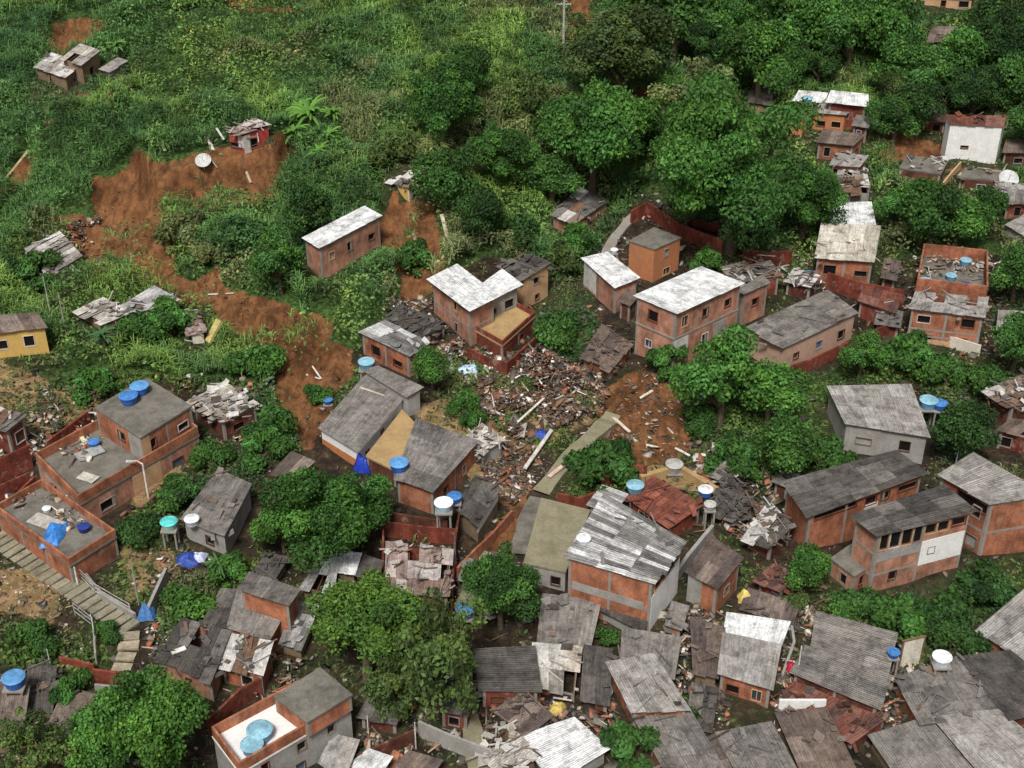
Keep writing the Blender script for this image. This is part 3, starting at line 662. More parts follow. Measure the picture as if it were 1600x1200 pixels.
house('terraceRback', 'brick_terrace', 'red brick terrace crowded with tanks behind the brick house at the right', 'terrace',
  B([(1430,455),(1540,468),(1540,410),(1440,400)], 500, wall='redbrick', roof='oldslab', win=(0,0), parapet=1.5, par_mat='brick', ruin=24, dz=(0,0,0)))
house('edgeshackD', 'tin_roof_shack', 'low grey roof at the right edge below the terrace with the tanks', 'shack',
  B([(1556,517),(1640,522),(1640,490),(1560,485)], 545, wall='greywall', roof='light', jit=.06, win=(0,0)))
house('greybarn', 'grey_house', 'grey plastered house with a wide light brown roof right of the big bush', 'house',
  B([(1292,604),(1320,663),(1454,684),(1424,601)], 706, wall='greywall', roof='light', jit=.04, win=(0,2), wsize=1.2, along='AB', dz=(0,0,0,0)))
house('longroofR', 'brick_house', 'brick house with a very long dark grey roof below the grey plastered house', 'house',
  B([(1223,752),(1262,811),(1450,741),(1400,704)], 872, wall='orangebrick', roof='dark', jit=.06, win=(0,0), ops={1:[(.05,.42,.25,.75),(.50,.60,.3,1.1),(.64,.72,.3,1.1),(.80,.97,.3,.9)]}, over_lay=[(1,.5,.62,1.2,3,'oldwhite')], over=.35, wstyle='open'))
house('balconyR', 'brick_house', 'three level house with a columned gallery and part white front at the right', 'house',
  B([(1328,806),(1372,840),(1527,800),(1475,758)], 932, wall='pinkbrick', roof='dark', st=3, win=(0,0), ops={1:[(.03,.12,.15,1.7),(.14,.25,.15,1.7),(.27,.38,.15,1.7),(.40,.49,.15,1.7),(.52,.64,.15,1.1),(.66,.78,.15,1.1),(.82,.97,.15,.9),(.60,.67,2.6,3.2),(.2,.28,4.2,5.1)]}, over_lay=[(1,.51,.99,1.9,4.4,'whitewash'),(1,.02,.5,1.9,2.9,'greywall')], jit=.04, wstyle='open', over=.35))
house('balconyLow', 'brick_house', 'low brick house with a flat dark slab at the foot of the gallery house', 'house',
  B([(1298,872),(1335,900),(1368,880),(1330,850)], 930, wall='pinkbrick', roof='oldslab', win=(1,1), dz=(0,0,0), wsize=.7))
house('rightgrey', 'brick_house', 'two storey brick house with a light grey roof at the right edge', 'house',
  B([(1465,742),(1548,790),(1640,775),(1520,708)], 872, wall='orangebrick', roof='light', st=2, win=(2,0), wsize=1.1, ops={0:[(.35,.95,.4,1.3)]}, jit=.05))
house('clutterEdge', 'shack', 'cluttered grey shack at the right edge above the two storey brick house', 'shack',
  B([(1540,610),(1580,640),(1640,625),(1600,585)], 672, wall='darkbrick', roof='junk', jit=.3, miss=.12, win=(0,0), ruin=50))
house('clutterEdge2', 'shack', 'open shack with brown shelves at the right edge under the cluttered grey one', 'shack',
  B([(1556,672),(1630,690),(1660,664),(1580,655)], 715, wall='redbrick', roof='brown', jit=.1, miss=.05, win=(2,0)))
house('brickBR', 'brick_house', 'orange brick house with a layered grey roof cut by the lower right edge', 'house',
  B([(1531,985),(1625,1045),(1720,985),(1610,918)], 1062, wall='orangebrick', roof='light', jit=.05, win=(0,0), dz=(0,0,.2)))
house('khaki', 'flat_roof_house', 'house with a bare olive concrete slab roof left of the striped roof building', 'house',
  B([(818,879),(884,893),(922,797),(846,778)], 925, wall='greywall', roof='khaki', win=(2,0), dz=(0,0,0), wstyle='open'))
house('striped', 'brick_house', 'large brick house with a silver and black striped tin roof and white side wall', 'house',
  B([(882,872),(1022,914),(1070,846),(945,772)], 990, wall='orangebrick', roof='stripe', jit=.10, st=2, win=(0,0), sw=.42, slen=2.6, along='AB', wstyle='open', ruin=6, ops={1:[(.1,.5,.5,1.3),(.55,.9,.5,1.3)]}, over_lay=[(1,0,1,1.5,9,'whitewash'),(0,.05,.92,2.2,3.0,'greywall')]))
house('stripedtop', 'tin_roof_shed', 'small shed with a corrugated silver roof behind the large striped roof', 'shed',
  B([(917,790),(958,806),(980,772),(942,758)], 825, wall='brick', roof='stripe', jit=.04, sw=.5, along='AB', win=(0,0)))
house('redroof', 'brick_house', 'house with a red tiled terrace and brick parapets behind the large striped roof', 'house',
  B([(978,778),(1045,828),(1100,790),(1020,744)], 850, wall='redbrick', roof='tile', win=(1,0), sw=.5, slen=1.2, jit=.03, ruin=14, dz=(0,0,.4)))
house('curved', 'brick_house', 'orange brick house with a rough grey slab roof right of the white side wall', 'house',
  B([(1070,893),(1122,922),(1162,873),(1110,838)], 966, wall='orangebrick', roof='brown', jit=.03, st=1, win=(0,1), wsize=.7, over_lay=[(0,0,.5,0,3,'greywall')]))
house('junkR', 'tin_roof_shack', 'shack with a mottled junk covered roof left of the round tree on the right', 'shack',
  B([(1165,835),(1205,858),(1240,825),(1200,785)], 880, wall='darkbrick', roof='junk', jit=.3, miss=.08, win=(0,0), ruin=50))
house('junkR2', 'tin_roof_shack', 'dark scrap roofed shack above the one with the mottled roof on the right', 'shack',
  B([(1105,790),(1150,815),(1180,790),(1140,745)], 830, wall='wood', roof='dark', jit=.35, miss=.1, win=(0,0), ruin=60))
house('lowA', 'tin_roof_shack', 'shack with a streaked grey tin roof directly below the olive slab roof', 'shack',
  B([(842,1003),(921,1011),(937,942),(850,932)], 1030, wall='wood', roof='grey', jit=.1, win=(0,0), ruin=14))
house('lowB', 'tin_roof_shack', 'plain dark grey roof tucked under the brick front of the large striped roof house', 'shack',
  B([(918,942),(1004,986),(1018,948),(935,905)], 1000, wall='greywall', roof='dark', jit=.03, win=(0,0)))
house('lowC', 'tin_roof_shack', 'shack with a dirty white flaking roof in the lower middle', 'shack',
  B([(838,1072),(900,1086),(908,1014),(834,1008)], 1100, wall='darkbrick', roof='pale', jit=.15, miss=.06, win=(0,0), ruin=10))
house('lowD', 'tin_roof_shack', 'mid grey roof between the white side wall and the long snaking roof', 'shack',
  B([(972,1028),(1052,1060),(1062,998),(975,984)], 1082, wall='wood', roof='grey', jit=.06, win=(0,0), ruin=8))
house('snake', 'brick_house', 'very long narrow house with a stepped grey roof running down to the bottom edge', 'house',
  B([(950,1038),(988,1112),(1075,1108),(1022,1025)], 1136, wall='brick', roof='light', jit=.08, ruin=6, win=(0,0), along='AB'),
  B([(984,1108),(1052,1222),(1135,1212),(1072,1102)], 1245, wall='brick', ruin=12, roof='grey', jit=.07, win=(0,0), along='AB'))
house('whitegrey', 'brick_house', 'narrow brick house with a pale grey roof whitened at its top end', 'house',
  B([(1124,1052),(1206,1076),(1218,1010),(1132,992)], 1110, wall='brick', roof='light', jit=.02, win=(2,0), wsize=.9),
  B([(1132,997),(1217,1014),(1232,974),(1138,960)], 1040, wall='greywall', roof='white', jit=.05, win=(0,0)))
house('darkstrip', 'tin_roof_shack', 'narrow dark brown roof left of the pale grey roof whitened at its top', 'shack',
  B([(1084,1048),(1122,1058),(1132,985),(1080,968)], 1080, wall='wood', roof='brown', jit=.08, win=(0,0), ruin=8))
house('greyE', 'tin_roof_house', 'house with a plain two tone grey roof below the dark shrub bank', 'house',
  B([(1272,1010),(1384,1050),(1397,990),(1280,958)], 1075, wall='greywall', roof='grey', jit=.02, win=(0,0), along='AB'))
house('greyF', 'tin_roof_house', 'house with a dark grey roof overlapping the foot of the plain two tone roof', 'house',
  B([(1240,1052),(1370,1106),(1388,1056),(1264,1012)], 1135, wall='darkbrick', roof='grey', jit=.02, win=(0,0), along='AB'))
house('redcourt', 'roofless_house', 'roofless dark brick court filled with brown sheets at the lower right', 'house',
  B([(1222,1092),(1330,1160),(1385,1120),(1250,1058)], 1172, wall='redbrick', roof='rust', jit=.1, win=(0,0), ruin=40, miss=.04))
house('tinG', 'tin_roof_house', 'house with a rumpled brown grey roof and orange gable beside the white disc tank', 'house',
  B([(1402,1062),(1438,1128),(1560,1112),(1500,1028),], 1150, wall='orangebrick', roof='grey', jit=.12, win=(0,0), ruin=30, along='AB'))
house('darkH', 'dark_roof_house', 'dark slate coloured roof below the cut off brick house at the lower right', 'house',
  B([(1502,1030),(1575,1122),(1680,1100),(1580,1020)], 1150, wall='darkbrick', roof='dark', jit=.03, win=(0,0), along='AB'))
house('botI', 'tin_roof_house', 'broad plain grey roof at the bottom right edge with a straight left side', 'house',
  B([(1362,1152),(1420,1236),(1530,1205),(1458,1122)], 1255, wall='wood', roof='plain', jit=.015, win=(0,0), along='AB'))
house('botJ', 'tin_roof_house', 'lighter brown grey roof filling the bottom right corner', 'house',
  B([(1462,1124),(1532,1206),(1660,1190),(1560,1112)], 1235, wall='wood', roof='light', jit=.015, win=(0,0), along='AB'))
house('botK', 'tin_roof_house', 'stained grey brown roof at the bottom edge with a rusty right border', 'house',
  B([(1215,1118),(1262,1225),(1345,1222),(1292,1112)], 1240, wall='darkbrick', roof='brown', jit=.05, win=(0,0), ruin=8, along='AB', miss=.03))
house('botL', 'tin_roof_house', 'grey roof with a square dark hole at the bottom edge right of the snaking roof', 'house',
  B([(1122,1148),(1160,1222),(1248,1212),(1205,1132)], 1240, wall='wood', roof='grey', jit=.04, win=(0,0), ruin=8, along='AB', miss=.06))
house('botwhite', 'tin_roof_house', 'house with a bright white sheet roof at the bottom edge centre', 'house',
  B([(815,1152),(868,1222),(948,1172),(895,1124)], 1242, wall='greywall', roof='white', jit=.05, win=(0,0)))
house('botpale', 'tin_roof_shack', 'shack with a broken whitish roof left of the bright white sheet roof at the bottom', 'shack',
  B([(748,1170),(795,1215),(840,1180),(790,1134)], 1235, wall='wood', roof='pale', jit=.3, miss=.1, win=(0,0), ruin=50))
house('botbrown', 'tin_roof_shack', 'brown scrap roof between the whitish broken roof and the flaking roof in the lower middle', 'shack',
  B([(775,1110),(828,1148),(862,1120),(818,1082)], 1160, wall='wood', roof='brown', jit=.15, miss=.06, win=(0,0), ruin=20))
house('darkM', 'dark_roof_house', 'smooth very dark roof right of the big olive tree at the bottom', 'house',
  B([(752,1078),(842,1080),(832,1012),(745,1016)], 1105, wall='redbrick', roof='dark', jit=.015, win=(2,0), along='AB'))
house('terraceB', 'brick_house', 'long house at the bottom left with a white floored terrace holding two light blue tanks', 'house',
  B([(332,1150),(375,1208),(549,1106),(500,1060)], 1262, wall='greywall', roof='whitefloor', st=2, win=(0,3), wsize=.8, dz=(0,0,0,0), parapet=.9, par_mat='orangebrick'),
  B([(428,1088),(480,1128),(550,1085),(500,1043)], h=1.5, wall='orangebrick', roof='oldslab', win=(0,0), dz=(0,0,0,0), frame=True))
house('gableB', 'tin_roof_house', 'house with a tidy two pitch grey roof and orange brick edge, lower left', 'house',
  B([(357,980),(421,999),(451,945),(374,920)], 1025, wall='orangebrick', roof='plain', jit=.015, win=(0,0), dz=(0,0,.6)), B([(374,921),(451,946),(467,922),(391,896)], 1000, wall='orangebrick', roof='grey', jit=.03, win=(0,0), dz=(.6,.6,.1)))
house('gableBs', 'lean_to_shed', 'small plain dark grey lean-to joined left of the tidy two pitch roof', 'shed',
  B([(318,972),(358,981),(392,926),(346,922)], 1000, wall='wood', roof='dark', jit=.015, win=(0,0)))
house('mossB', 'brick_shack', 'brick shack with a black mossy roof left of the lower left lean-to', 'shack',
  B([(247,1030),(330,1062),(358,990),(285,970)], 1098, wall='pinkbrick', roof='dark', jit=.16, miss=.03, win=(1,0), ruin=20, wsize=.6))
house('mossC', 'brick_shack', 'small brick shack with a yellowish decayed roof below the tidy two pitch roof', 'shack',
  B([(343,1037),(410,1056),(425,1006),(362,994)], 1088, wall='brick', roof='junk', jit=.2, miss=.04, win=(1,0), ruin=22, wsize=.8))
house('slatB', 'tin_roof_shack', 'shack roofed in white and dark slats left of the pinkish roof in the lower middle', 'shack',
  B([(522,894),(556,898),(566,866),(532,862)], 915, wall='wood', roof='white', jit=.05, win=(0,0)), B([(470,918),(520,930),(530,874),(505,868)], 945, wall='wood', roof='stripe', jit=.15, miss=.06, win=(0,0)), B([(556,900),(592,908),(600,878),(568,868)], 925, wall='wood', roof='dark', jit=.05, win=(0,0)))
house('brownBL', 'tin_roof_shack', 'shack with a brown grey corrugated roof left of the bright green bottom left tree', 'shack',
  B([(70,1150),(165,1172),(190,1090),(100,1086)], 1190, wall='wood', roof='brown', jit=.08, win=(0,0), ruin=14))
house('edgeBL', 'tin_roof_shack', 'narrow dark plank roofed shack at the left edge under the blue tank', 'shack',
  B([(-30,1150),(35,1150),(45,1075),(-10,1070)], 1180, wall='wood', roof='brown', jit=.08, win=(0,0)))
house('edgeBL2', 'tin_roof_shack', 'dark shack with grey scrap roof right of the blue tank at the left edge', 'shack',
  B([(40,1105),(82,1110),(88,1045),(46,1042)], 1125, wall='wood', roof='dark', jit=.2, miss=.05, win=(0,0), ruin=22))
house('bottomA', 'tin_roof_shack', 'small shack with a rounded grey roof below the long house with the white terrace', 'shack',
  B([(500,1190),(540,1215),(560,1160),(520,1150)], 1235, wall='greywall', roof='light', jit=.05, win=(0,0)))
house('bottomB', 'tin_roof_shack', 'small white sheeted roof at the bottom edge right of the rounded grey one', 'shack',
  B([(548,1195),(590,1218),(612,1185),(575,1172)], 1235, wall='greywall', roof='white', jit=.08, win=(0,0)))
house('bottomC', 'tin_roof_shack', 'grey roofed shack at the bottom edge under the olive tree', 'shack',
  B([(618,1195),(668,1222),(690,1190),(640,1175)], 1240, wall='greywall', roof='brown', jit=.05, win=(0,0)))
house('topright', 'pink_house', 'pink walled house cut off by the top edge at the right', 'house',
  B([(1424,-6),(1522,-2),(1525,-20),(1430,-24)], 16, wall='tanwall', roof='rust', win=(3,0), dz=(0,0,.3)))
house('topgrey', 'hut', 'hut with an old grey roof buried in the wood under the pink walled house', 'hut',
  B([(1446,66),(1500,66),(1496,42),(1458,42)], 80, wall='wood', roof='brown', jit=.1, win=(0,0)))
house('forestgrey', 'hut', 'hut with a pale scrap roof in the wood above the giant tree', 'hut',
  B([(1080,118),(1122,122),(1120,98),(1084,96)], 138, wall='greywall', roof='pale', jit=.2, miss=.05, win=(0,0), ruin=16))
house('forestdark', 'hut', 'hut with a dark cone like roof under the pale green tree above the giant tree', 'hut',
  B([(1166,160),(1205,166),(1212,132),(1178,125)], 178, wall='wood', roof='dark', jit=.05, win=(0,0)))
house('ruinC', 'damaged_shack', 'brown roofed shack on the slope right of the rubble field', 'shack',
  B([(908,558),(955,580),(990,540),(940,508)], 598, wall='orangebrick', roof='brown', jit=.2, miss=.06, win=(0,1), ruin=26, wsize=.6))
house('backbrick', 'brick_house', 'roofless dark red brick house at the foot of the giant tree', 'house',
  B([(1060,358),(1128,388),(1132,352),(1075,338)], 400, wall='redbrick', roof='rust', win=(1,0), jit=.1, open_top=True, dz=(0,0,0)))
house('shedR3', 'brick_shed', 'dark red brick shed between the long salmon house and the tank terrace house', 'shed',
  B([(1340,470),(1400,490),(1412,462),(1350,446)], 518, wall='redbrick', roof='rust', jit=.05, win=(0,0), dz=(0,0,0)))
house('gapdark', 'dark_roof_house', 'flat black roofed house between the flaking roof and the long snaking roof', 'house',
  B([(908,1092),(952,1100),(956,1018),(914,1012)], 1118, wall='darkbrick', roof='dark', jit=.04, win=(0,0), ruin=5))
house('gapolive', 'tin_roof_shack', 'low olive brown roof behind the whitened top of the narrow pale grey roof', 'shack',
  B([(1158,952),(1238,975),(1248,944),(1170,922)], 985, wall='wood', roof='brown', jit=.06, win=(0,0), ruin=6))
house('gapstripe', 'tin_roof_shack', 'shack roofed in narrow striped sheets left of the large yellow green tree', 'shack',
  B([(438,1004),(472,1014),(498,950),(462,942)], 1032, wall='wood', roof='stripe', jit=.12, sw=.6, win=(0,0), ruin=8))
house('alleydark', 'dark_roof_shack', 'very dark low roof in the alley below the narrow brown one', 'shack',
  B([(1072,1132),(1112,1142),(1122,1080),(1082,1070)], 1152, wall='wood', roof='dark', jit=.1, win=(0,0), ruin=14))
house('redyard', 'brick_shed', 'low dark red shed in the yard left of the round tree beside the gallery house', 'shed',
  B([(1180,905),(1222,925),(1250,900),(1208,882)], 945, wall='redbrick', roof='rust', jit=.15, win=(0,0), ruin=20))
house('trees1', 'tin_roof_shack', 'small dark roofed shack between the round dense tree and the tidy two pitch roof', 'shack',
  B([(392,900),(430,908),(452,872),(415,866)], 925, wall='wood', roof='dark', jit=.1, win=(0,0), ruin=14))
house('stackR1', 'tin_roof_shack', 'brown walled shack with pale roof below the dish at the right edge', 'shack',
  B([(1552,300),(1600,303),(1600,288),(1556,284)], 322, wall='darkbrick', roof='light', jit=.1, win=(1,0), ruin=6))
house('yardR', 'brick_shed', 'low shed with grey roof patches left of the small tree by the tank terrace', 'shed',
  B([(1366,505),(1408,512),(1412,488),(1372,482)], 530, wall='redbrick', roof='grey', jit=.1, win=(0,0), ruin=6))
house('botM', 'tin_roof_house', 'grey brown roof between the bottom snaking roof and the square holed grey roof', 'house',
  B([(1070,1170),(1100,1225),(1150,1218),(1118,1150)], 1240, wall='wood', roof='brown', jit=.06, win=(0,0), along='AB', ruin=6))
house('underolive', 'tin_roof_shack', 'dark roof half hidden under the thin olive tree', 'shack',
  B([(560,1120),(620,1130),(640,1085),(585,1078)], 1150, wall='darkbrick', roof='dark', jit=.08, win=(0,0)))
house('midlane', 'tin_roof_shack', 'small grey roof squeezed between the pinkish roof and the dark round tree', 'shack',
  B([(716,905),(742,912),(752,880),(728,872)], 925, wall='wood', roof='grey', jit=.1, win=(0,0), ruin=5))
house('junkR3', 'tin_roof_shack', 'patched brown shack right of the tanks behind the red tiled terrace', 'shack',
  B([(1110,745),(1140,757),(1165,735),(1132,722)], 775, wall='darkbrick', roof='junk', jit=.2, miss=.05, win=(0,0), ruin=20))
house('scrapbase', 'brick_house', 'low brick house wedged just above the pale scrap roof at upper right', 'house',
  B([(1296,258),(1344,262),(1358,244),(1306,240)], 285, wall='brick', roof='light', jit=.08, win=(2,0), wsize=.8, ruin=8))
house('farside', 'brick_house', 'narrow red brick house right of the salmon pink house at upper right', 'house',
  B([(1330,196),(1358,200),(1362,184),(1338,180)], 225, wall='redbrick', roof='grey', jit=.06, win=(1,0), wsize=.8))
house('farstep', 'brick_wall_ruin', 'stepped brick terrace on the earth bank left of the blank white wall', 'terrace',
  B([(1405,262),(1470,272),(1482,250),(1418,242)], 290, wall='darkbrick', roof='oldslab', win=(0,0), dz=(0,0,0), ruin=14))
house('edgeE', 'brick_house', 'brick house with a flat grey slab under the satellite dish at the right edge', 'house',
  B([(1500,276),(1562,282),(1566,266),(1508,262)], 302, wall='darkbrick', roof='oldslab', win=(1,0), dz=(0,0,0), ruin=10))
house('creamside', 'brick_house', 'low brick annex right of the cream roofed house', 'house',
  B([(1376,432),(1402,438),(1408,410),(1382,404)], 465, wall='darkbrick', roof='brown', jit=.08, win=(1,0), ruin=6))
house('yardC', 'tin_roof_shack', 'low grey shack between the barrel yard and the cream roofed house', 'shack',
  B([(1225,440),(1268,450),(1282,432),(1240,420)], 470, wall='darkbrick', roof='junk', jit=.15, win=(0,0), ruin=20))
house('cenbox', 'brick_shack', 'dark brick shack between the middle white roofed house and the boxy orange one', 'shack',
  B([(965,470),(985,480),(1000,462),(980,452)], 505, wall='darkbrick', roof='brown', jit=.08, win=(0,0)))
house('farpale', 'brick_house', 'low house with a whitish roof behind the ochre block at upper right', 'house',
  B([(1238,158),(1288,162),(1294,146),(1248,142)], 185, wall='redbrick', roof='white', jit=.06, win=(1,0), wsize=.8))
house('lane2', 'dark_roof_shack', 'dark roofed brick shack beside the lower end of the concrete lane', 'shack',
  B([(686,1108),(732,1118),(744,1072),(698,1062)], 1145, wall='redbrick', roof='dark', jit=.1, win=(1,0), wsize=.6, ruin=10))
house('court2', 'tin_roof_shack', 'low brown roof below the dark red bare soil near the left edge weeds', 'shack',
  B([(208,1076),(240,1086),(250,1060),(216,1050)], 1105, wall='brick', roof='brown', jit=.1, win=(0,0), ruin=6))
house('yardbox', 'brick_shed', 'small orange brick shed below the white side wall of the striped roof house', 'shed',
  B([(1040,975),(1066,984),(1076,950),(1050,942)], 1005, wall='orangebrick', roof='grey', jit=.08, win=(0,0), ruin=4))
house('cliffR', 'tin_roof_shack', 'grey roofed shack above the very long dark grey roof at its left end', 'shack',
  B([(1205,752),(1232,764),(1254,745),(1226,734)], 785, wall='darkbrick', roof='grey', jit=.12, win=(0,0), ruin=8))
for l in LOG: pass
# ---------------- water tanks ----------------
TC = {'blue': ((.03,.12,.42), (.07,.22,.55)), 'light': ((.14,.33,.50), (.28,.52,.64)), 'white': ((.62,.68,.74), (.85,.87,.88)), 'turq': ((.35,.50,.46), (.12,.62,.60)), 'navy': ((.015,.03,.20), (.03,.06,.30)), 'whiteblue': ((.03,.15,.50), (.82,.84,.86)), 'bluewhite': ((.45,.62,.75), (.85,.90,.95)), 'grey': ((.33,.33,.31), (.45,.45,.42)), 'bluepale': ((.03,.12,.44), (.12,.32,.62))}
def tank(px, py, rad, col, label, key=None, lvl=0, stand=0.0, group='water tanks'):
    h = rad*1.05
    if key: p = PZ(px, py, Z[key][lvl]+h+.1); zb = Z[key][lvl]+.02
    else: p = P(px, py, stand+h+.1); zb = float(TH(p[0], p[1]))+stand
    org = np.array([p[0], p[1], zb-stand]); e = tag(empty('water_tank', org), label, 'water tank', group)
    cb, cl = TC[col]; b = MB(); b.lathe([(0, 0), (rad*.80, 0), (rad*.84, h*.1), (rad*.98, h*.80), (rad*1.03, h*.82), (rad*1.03, h*.88)], 20, cb, (p[0], p[1], zb))
    b.build('tank_body', 'plastic', e, org, True)
    l = MB(); l.lathe([(rad*1.06, h*.86), (rad*1.06, h*.93), (rad*.86, h*1.0), (rad*.83, h*.97), (rad*.45, h*1.04), (rad*.2, h*1.10), (0, h*1.10)], 20, cl, (p[0], p[1], zb)); l.build('lid', 'plastic', e, org)
    if stand > .05:
        s = MB(); q = rad*.7
        for sx, sy in ((-1, -1), (1, -1), (1, 1), (-1, 1)): s.beam((p[0]+sx*q, p[1]+sy*q, zb-stand-.3), (p[0]+sx*q, p[1]+sy*q, zb-.1), .14)
        s.box((p[0], p[1], zb-.06), (rad*1.9, rad*1.9, .12)); s.build('stand', 'concrete', e, org)
    return e
tank(200,615,.80,'blue','blue water tank with a scuffed lid, nearer of two on the big left brick house','bigL',1)
tank(217,600,.80,'bluepale','blue water tank behind its twin on the roof of the big left brick house','bigL',1)
tank(146,688,.5,'blue','small blue barrel on the terrace of the big left brick house','bigL',0)
tank(130,820,.5,'navy','dark blue drum on the littered low terrace with the tarp','lowterL')
tank(72,792,.35,'white','small white bucket like tank on the littered low terrace with the tarp','lowterL')
tank(263,812,.68,'turq','turquoise lidded water tank left of the narrow weathered grey roof',None,0,1.9)
tank(299,808,.60,'white','white round water tank on the corner of the narrow weathered grey roof','longgrey')
tank(512,622,.45,'blue','blue barrel in the grass left of the smooth grey sheet roof',None,0,.1)
tank(572,562,.75,'light','light blue water tank at the front of the striped tin brick shack',None,0,2.0)
tank(623,720,.80,'bluepale','round blue water tank at the left corner of the broad patched roof','patchroof')
tank(693,782,.75,'bluewhite','pale blue and white water tank on a stand below the broad patched roof',None,0,3.0)
tank(710,772,.60,'blue','deep blue water tank just behind the pale one below the broad patched roof',None,0,2.8)
tank(727,948,.72,'blue','blue water tank seen from above beside the dark round tree at the lower middle',None,0,1.2)
tank(668,928,.5,'blue','blue barrel in the lane right of the house with the pinkish roof',None,0,.8)
tank(405,1137,.85,'light','larger light blue tank on the white floored terrace at the bottom left','terraceB')
tank(393,1160,.75,'light','smaller light blue tank nearest the brick parapet of the white floored terrace','terraceB')
tank(20,1055,.78,'bluepale','blue water tank at the left edge near the bottom on a stand',None,0,2.6)
tank(912,838,.55,'white','small white tank on the left edge of the striped roof','striped')
tank(940,806,.5,'light','light blue tank between the two striped roofs',None,0,3.2)
tank(993,755,.72,'light','light blue flat tank on a tall post before the red tiled terrace','redroof')
tank(1103,762,.62,'whiteblue','white domed tank on the right corner of the red tiled terrace','redroof')
tank(1110,785,.5,'grey','grey tank below the white domed one beside the red tiled terrace',None,0,2.0)
tank(1054,722,.75,'grey','large grey round tank on the slope above the red tiled terrace',None,0,.3)
tank(1473,1023,.68,'white','flat white disc shaped tank near the right at the bottom',None,0,2.2)
tank(1397,1016,.45,'blue','small blue barrel right of the plain two tone grey roof',None,0,1.8)
tank(1447,436,.68,'light','pale blue tank, nearest of those on the red brick terrace at the right',"terraceRback")
tank(1487,428,.55,'light','middle blue tank on the red brick terrace at the right',"terraceRback")
tank(1510,404,.60,'light','light blue lid of the rearmost tank on the red brick terrace at the right',"terraceRback")
tank(1510,442,.50,'navy','navy blue drum on the red brick terrace at the right',"terraceRback")
tank(1265,424,.5,'blue','blue barrel in the yard left of the broad cream roofed house',None,0,.8)
tank(1262,151,.62,'light','pale blue tank behind the salmon pink house in the upper right',None,0,3.2)
tank(1452,622,.8,'light','light blue tank right of the grey plastered house',None,0,2.2)
tank(1470,627,.65,'blue','blue tank partly hidden behind the light blue one by the grey plastered house',None,0,2.0)
tank(960,388,.4,'white','small white tank at the back of the middle white roofed brick house',None,0,2.5)
# satellite dish
def dish(px, py, r, label, h=1.5):
    p = P(px, py, h); g = float(TH(p[0], p[1])); e = tag(empty('satellite_dish', (p[0], p[1], g)), label, 'satellite dish'); o = np.array([p[0], p[1], g])
    b = MB(); prof = [(0, 0)]+[(r*k/6, r*.28*(k/6)**2) for k in range(1, 7)]
    b.lathe(prof, 24, (.55, .56, .55), (0, 0, 0)); T = R_(35)
    b.v = [(x+p[0], y*math.cos(T)+z*-math.sin(T)+p[1], y*math.sin(T)+z*math.cos(T)+g+h) for x, y, z in b.v]; b.build('bowl', 'plastic', e, o)
    s = MB(); s.tube([(p[0], p[1], g-.2), (p[0], p[1], g+h)], .06); s.build('post', 'steel', e, o)
    s = MB(); s.tube([(p[0], p[1], g+h), (p[0], p[1]-r*.55, g+h+r*.8)], .03); s.build('feed_arm', 'steel', e, o)
dish(1575, 281, 1.15, 'grey mesh satellite dish at the right edge below the blank white wall')
dish(318, 252, .9, 'pale satellite dish leaning on the slope left of the wrecked red house', .8)
# ---------------- free standing walls ----------------
def wall_thing(pts, h, mat, label, th=.18, name='brick_wall', cat='wall', cap=False, group=None):
    g = [P(x, y) for x, y in pts]; o = g[0]; mb = MB(); cp_ = MB()
    pl = []
    for a, b in zip(g, g[1:]):
        n = max(1, int(np.linalg.norm((b-a)[:2])/2.5))
        for k in range(n): pl.append(a+(b-a)*k/n)
    pl.append(g[-1]); pl = [np.array([p[0], p[1], float(TH(p[0], p[1]))]) for p in pl]; s = 0
    nr = []
    for i in range(len(pl)):
        d_ = pl[min(i+1, len(pl)-1)]-pl[max(i-1, 0)]; d_ = d_[:2]/np.linalg.norm(d_[:2]); nr.append(np.array([d_[1], -d_[0]]))
    for i in range(len(pl)-1):
        a, b = pl[i], pl[i+1]; L = np.linalg.norm((b-a)[:2])
        ra = [np.array([*(a[:2]+nr[i]*th/2), 0]), np.array([*(b[:2]+nr[i+1]*th/2), 0]), np.array([*(b[:2]-nr[i+1]*th/2), 0]), np.array([*(a[:2]-nr[i]*th/2), 0])]
        zs0 = [a[2]-.5, b[2]-.5, b[2]-.5, a[2]-.5]; zs1 = [a[2]+h, b[2]+h, b[2]+h, a[2]+h]
        bt = [r+np.array([0, 0, z]) for r, z in zip(ra, zs0)]; tp = [r+np.array([0, 0, z]) for r, z in zip(ra, zs1)]
        H = h+.5
        mb.face([bt[0], bt[1], tp[1], tp[0]], uv=[(s, 0), (s+L, 0), (s+L, H), (s, H)]); mb.face([bt[2], bt[3], tp[3], tp[2]], uv=[(s+L, 0), (s, 0), (s, H), (s+L, H)])
        mb.face(tp, uv=[(s, 0), (s+L, 0), (s+L, th), (s, th)])
        if i == 0: mb.face([bt[3], bt[0], tp[0], tp[3]], uv=[(0, 0), (th, 0), (th, H), (0, H)])
        if i == len(pl)-2: mb.face([bt[1], bt[2], tp[2], tp[1]], uv=[(0, 0), (th, 0), (th, H), (0, H)])
        s += L
    return tag(mb.build(name, mat, None, o), label, cat, group)
wt = wall_thing
wt([(60,772),(0,830)], 1.9,'redbrick','dark red brick wall rising left of the low terrace with the blue tarp')
wt([(-20,765),(52,730)], 2.4,'redbrick','dark red brick retaining wall at the left edge behind the low terrace')
wt([(-20,790),(50,758)], 1.4,'redbrick','lower dark red brick wall stepping along the left edge')
wt([(78,722),(150,668)], 2.2,'redbrick','red brick boundary wall behind the terrace of the big left brick house')
wt([(1225,592),(1300,562),(1405,517)], 1.3,'redbrick','long red brick retaining wall in front of the long salmon walled house')
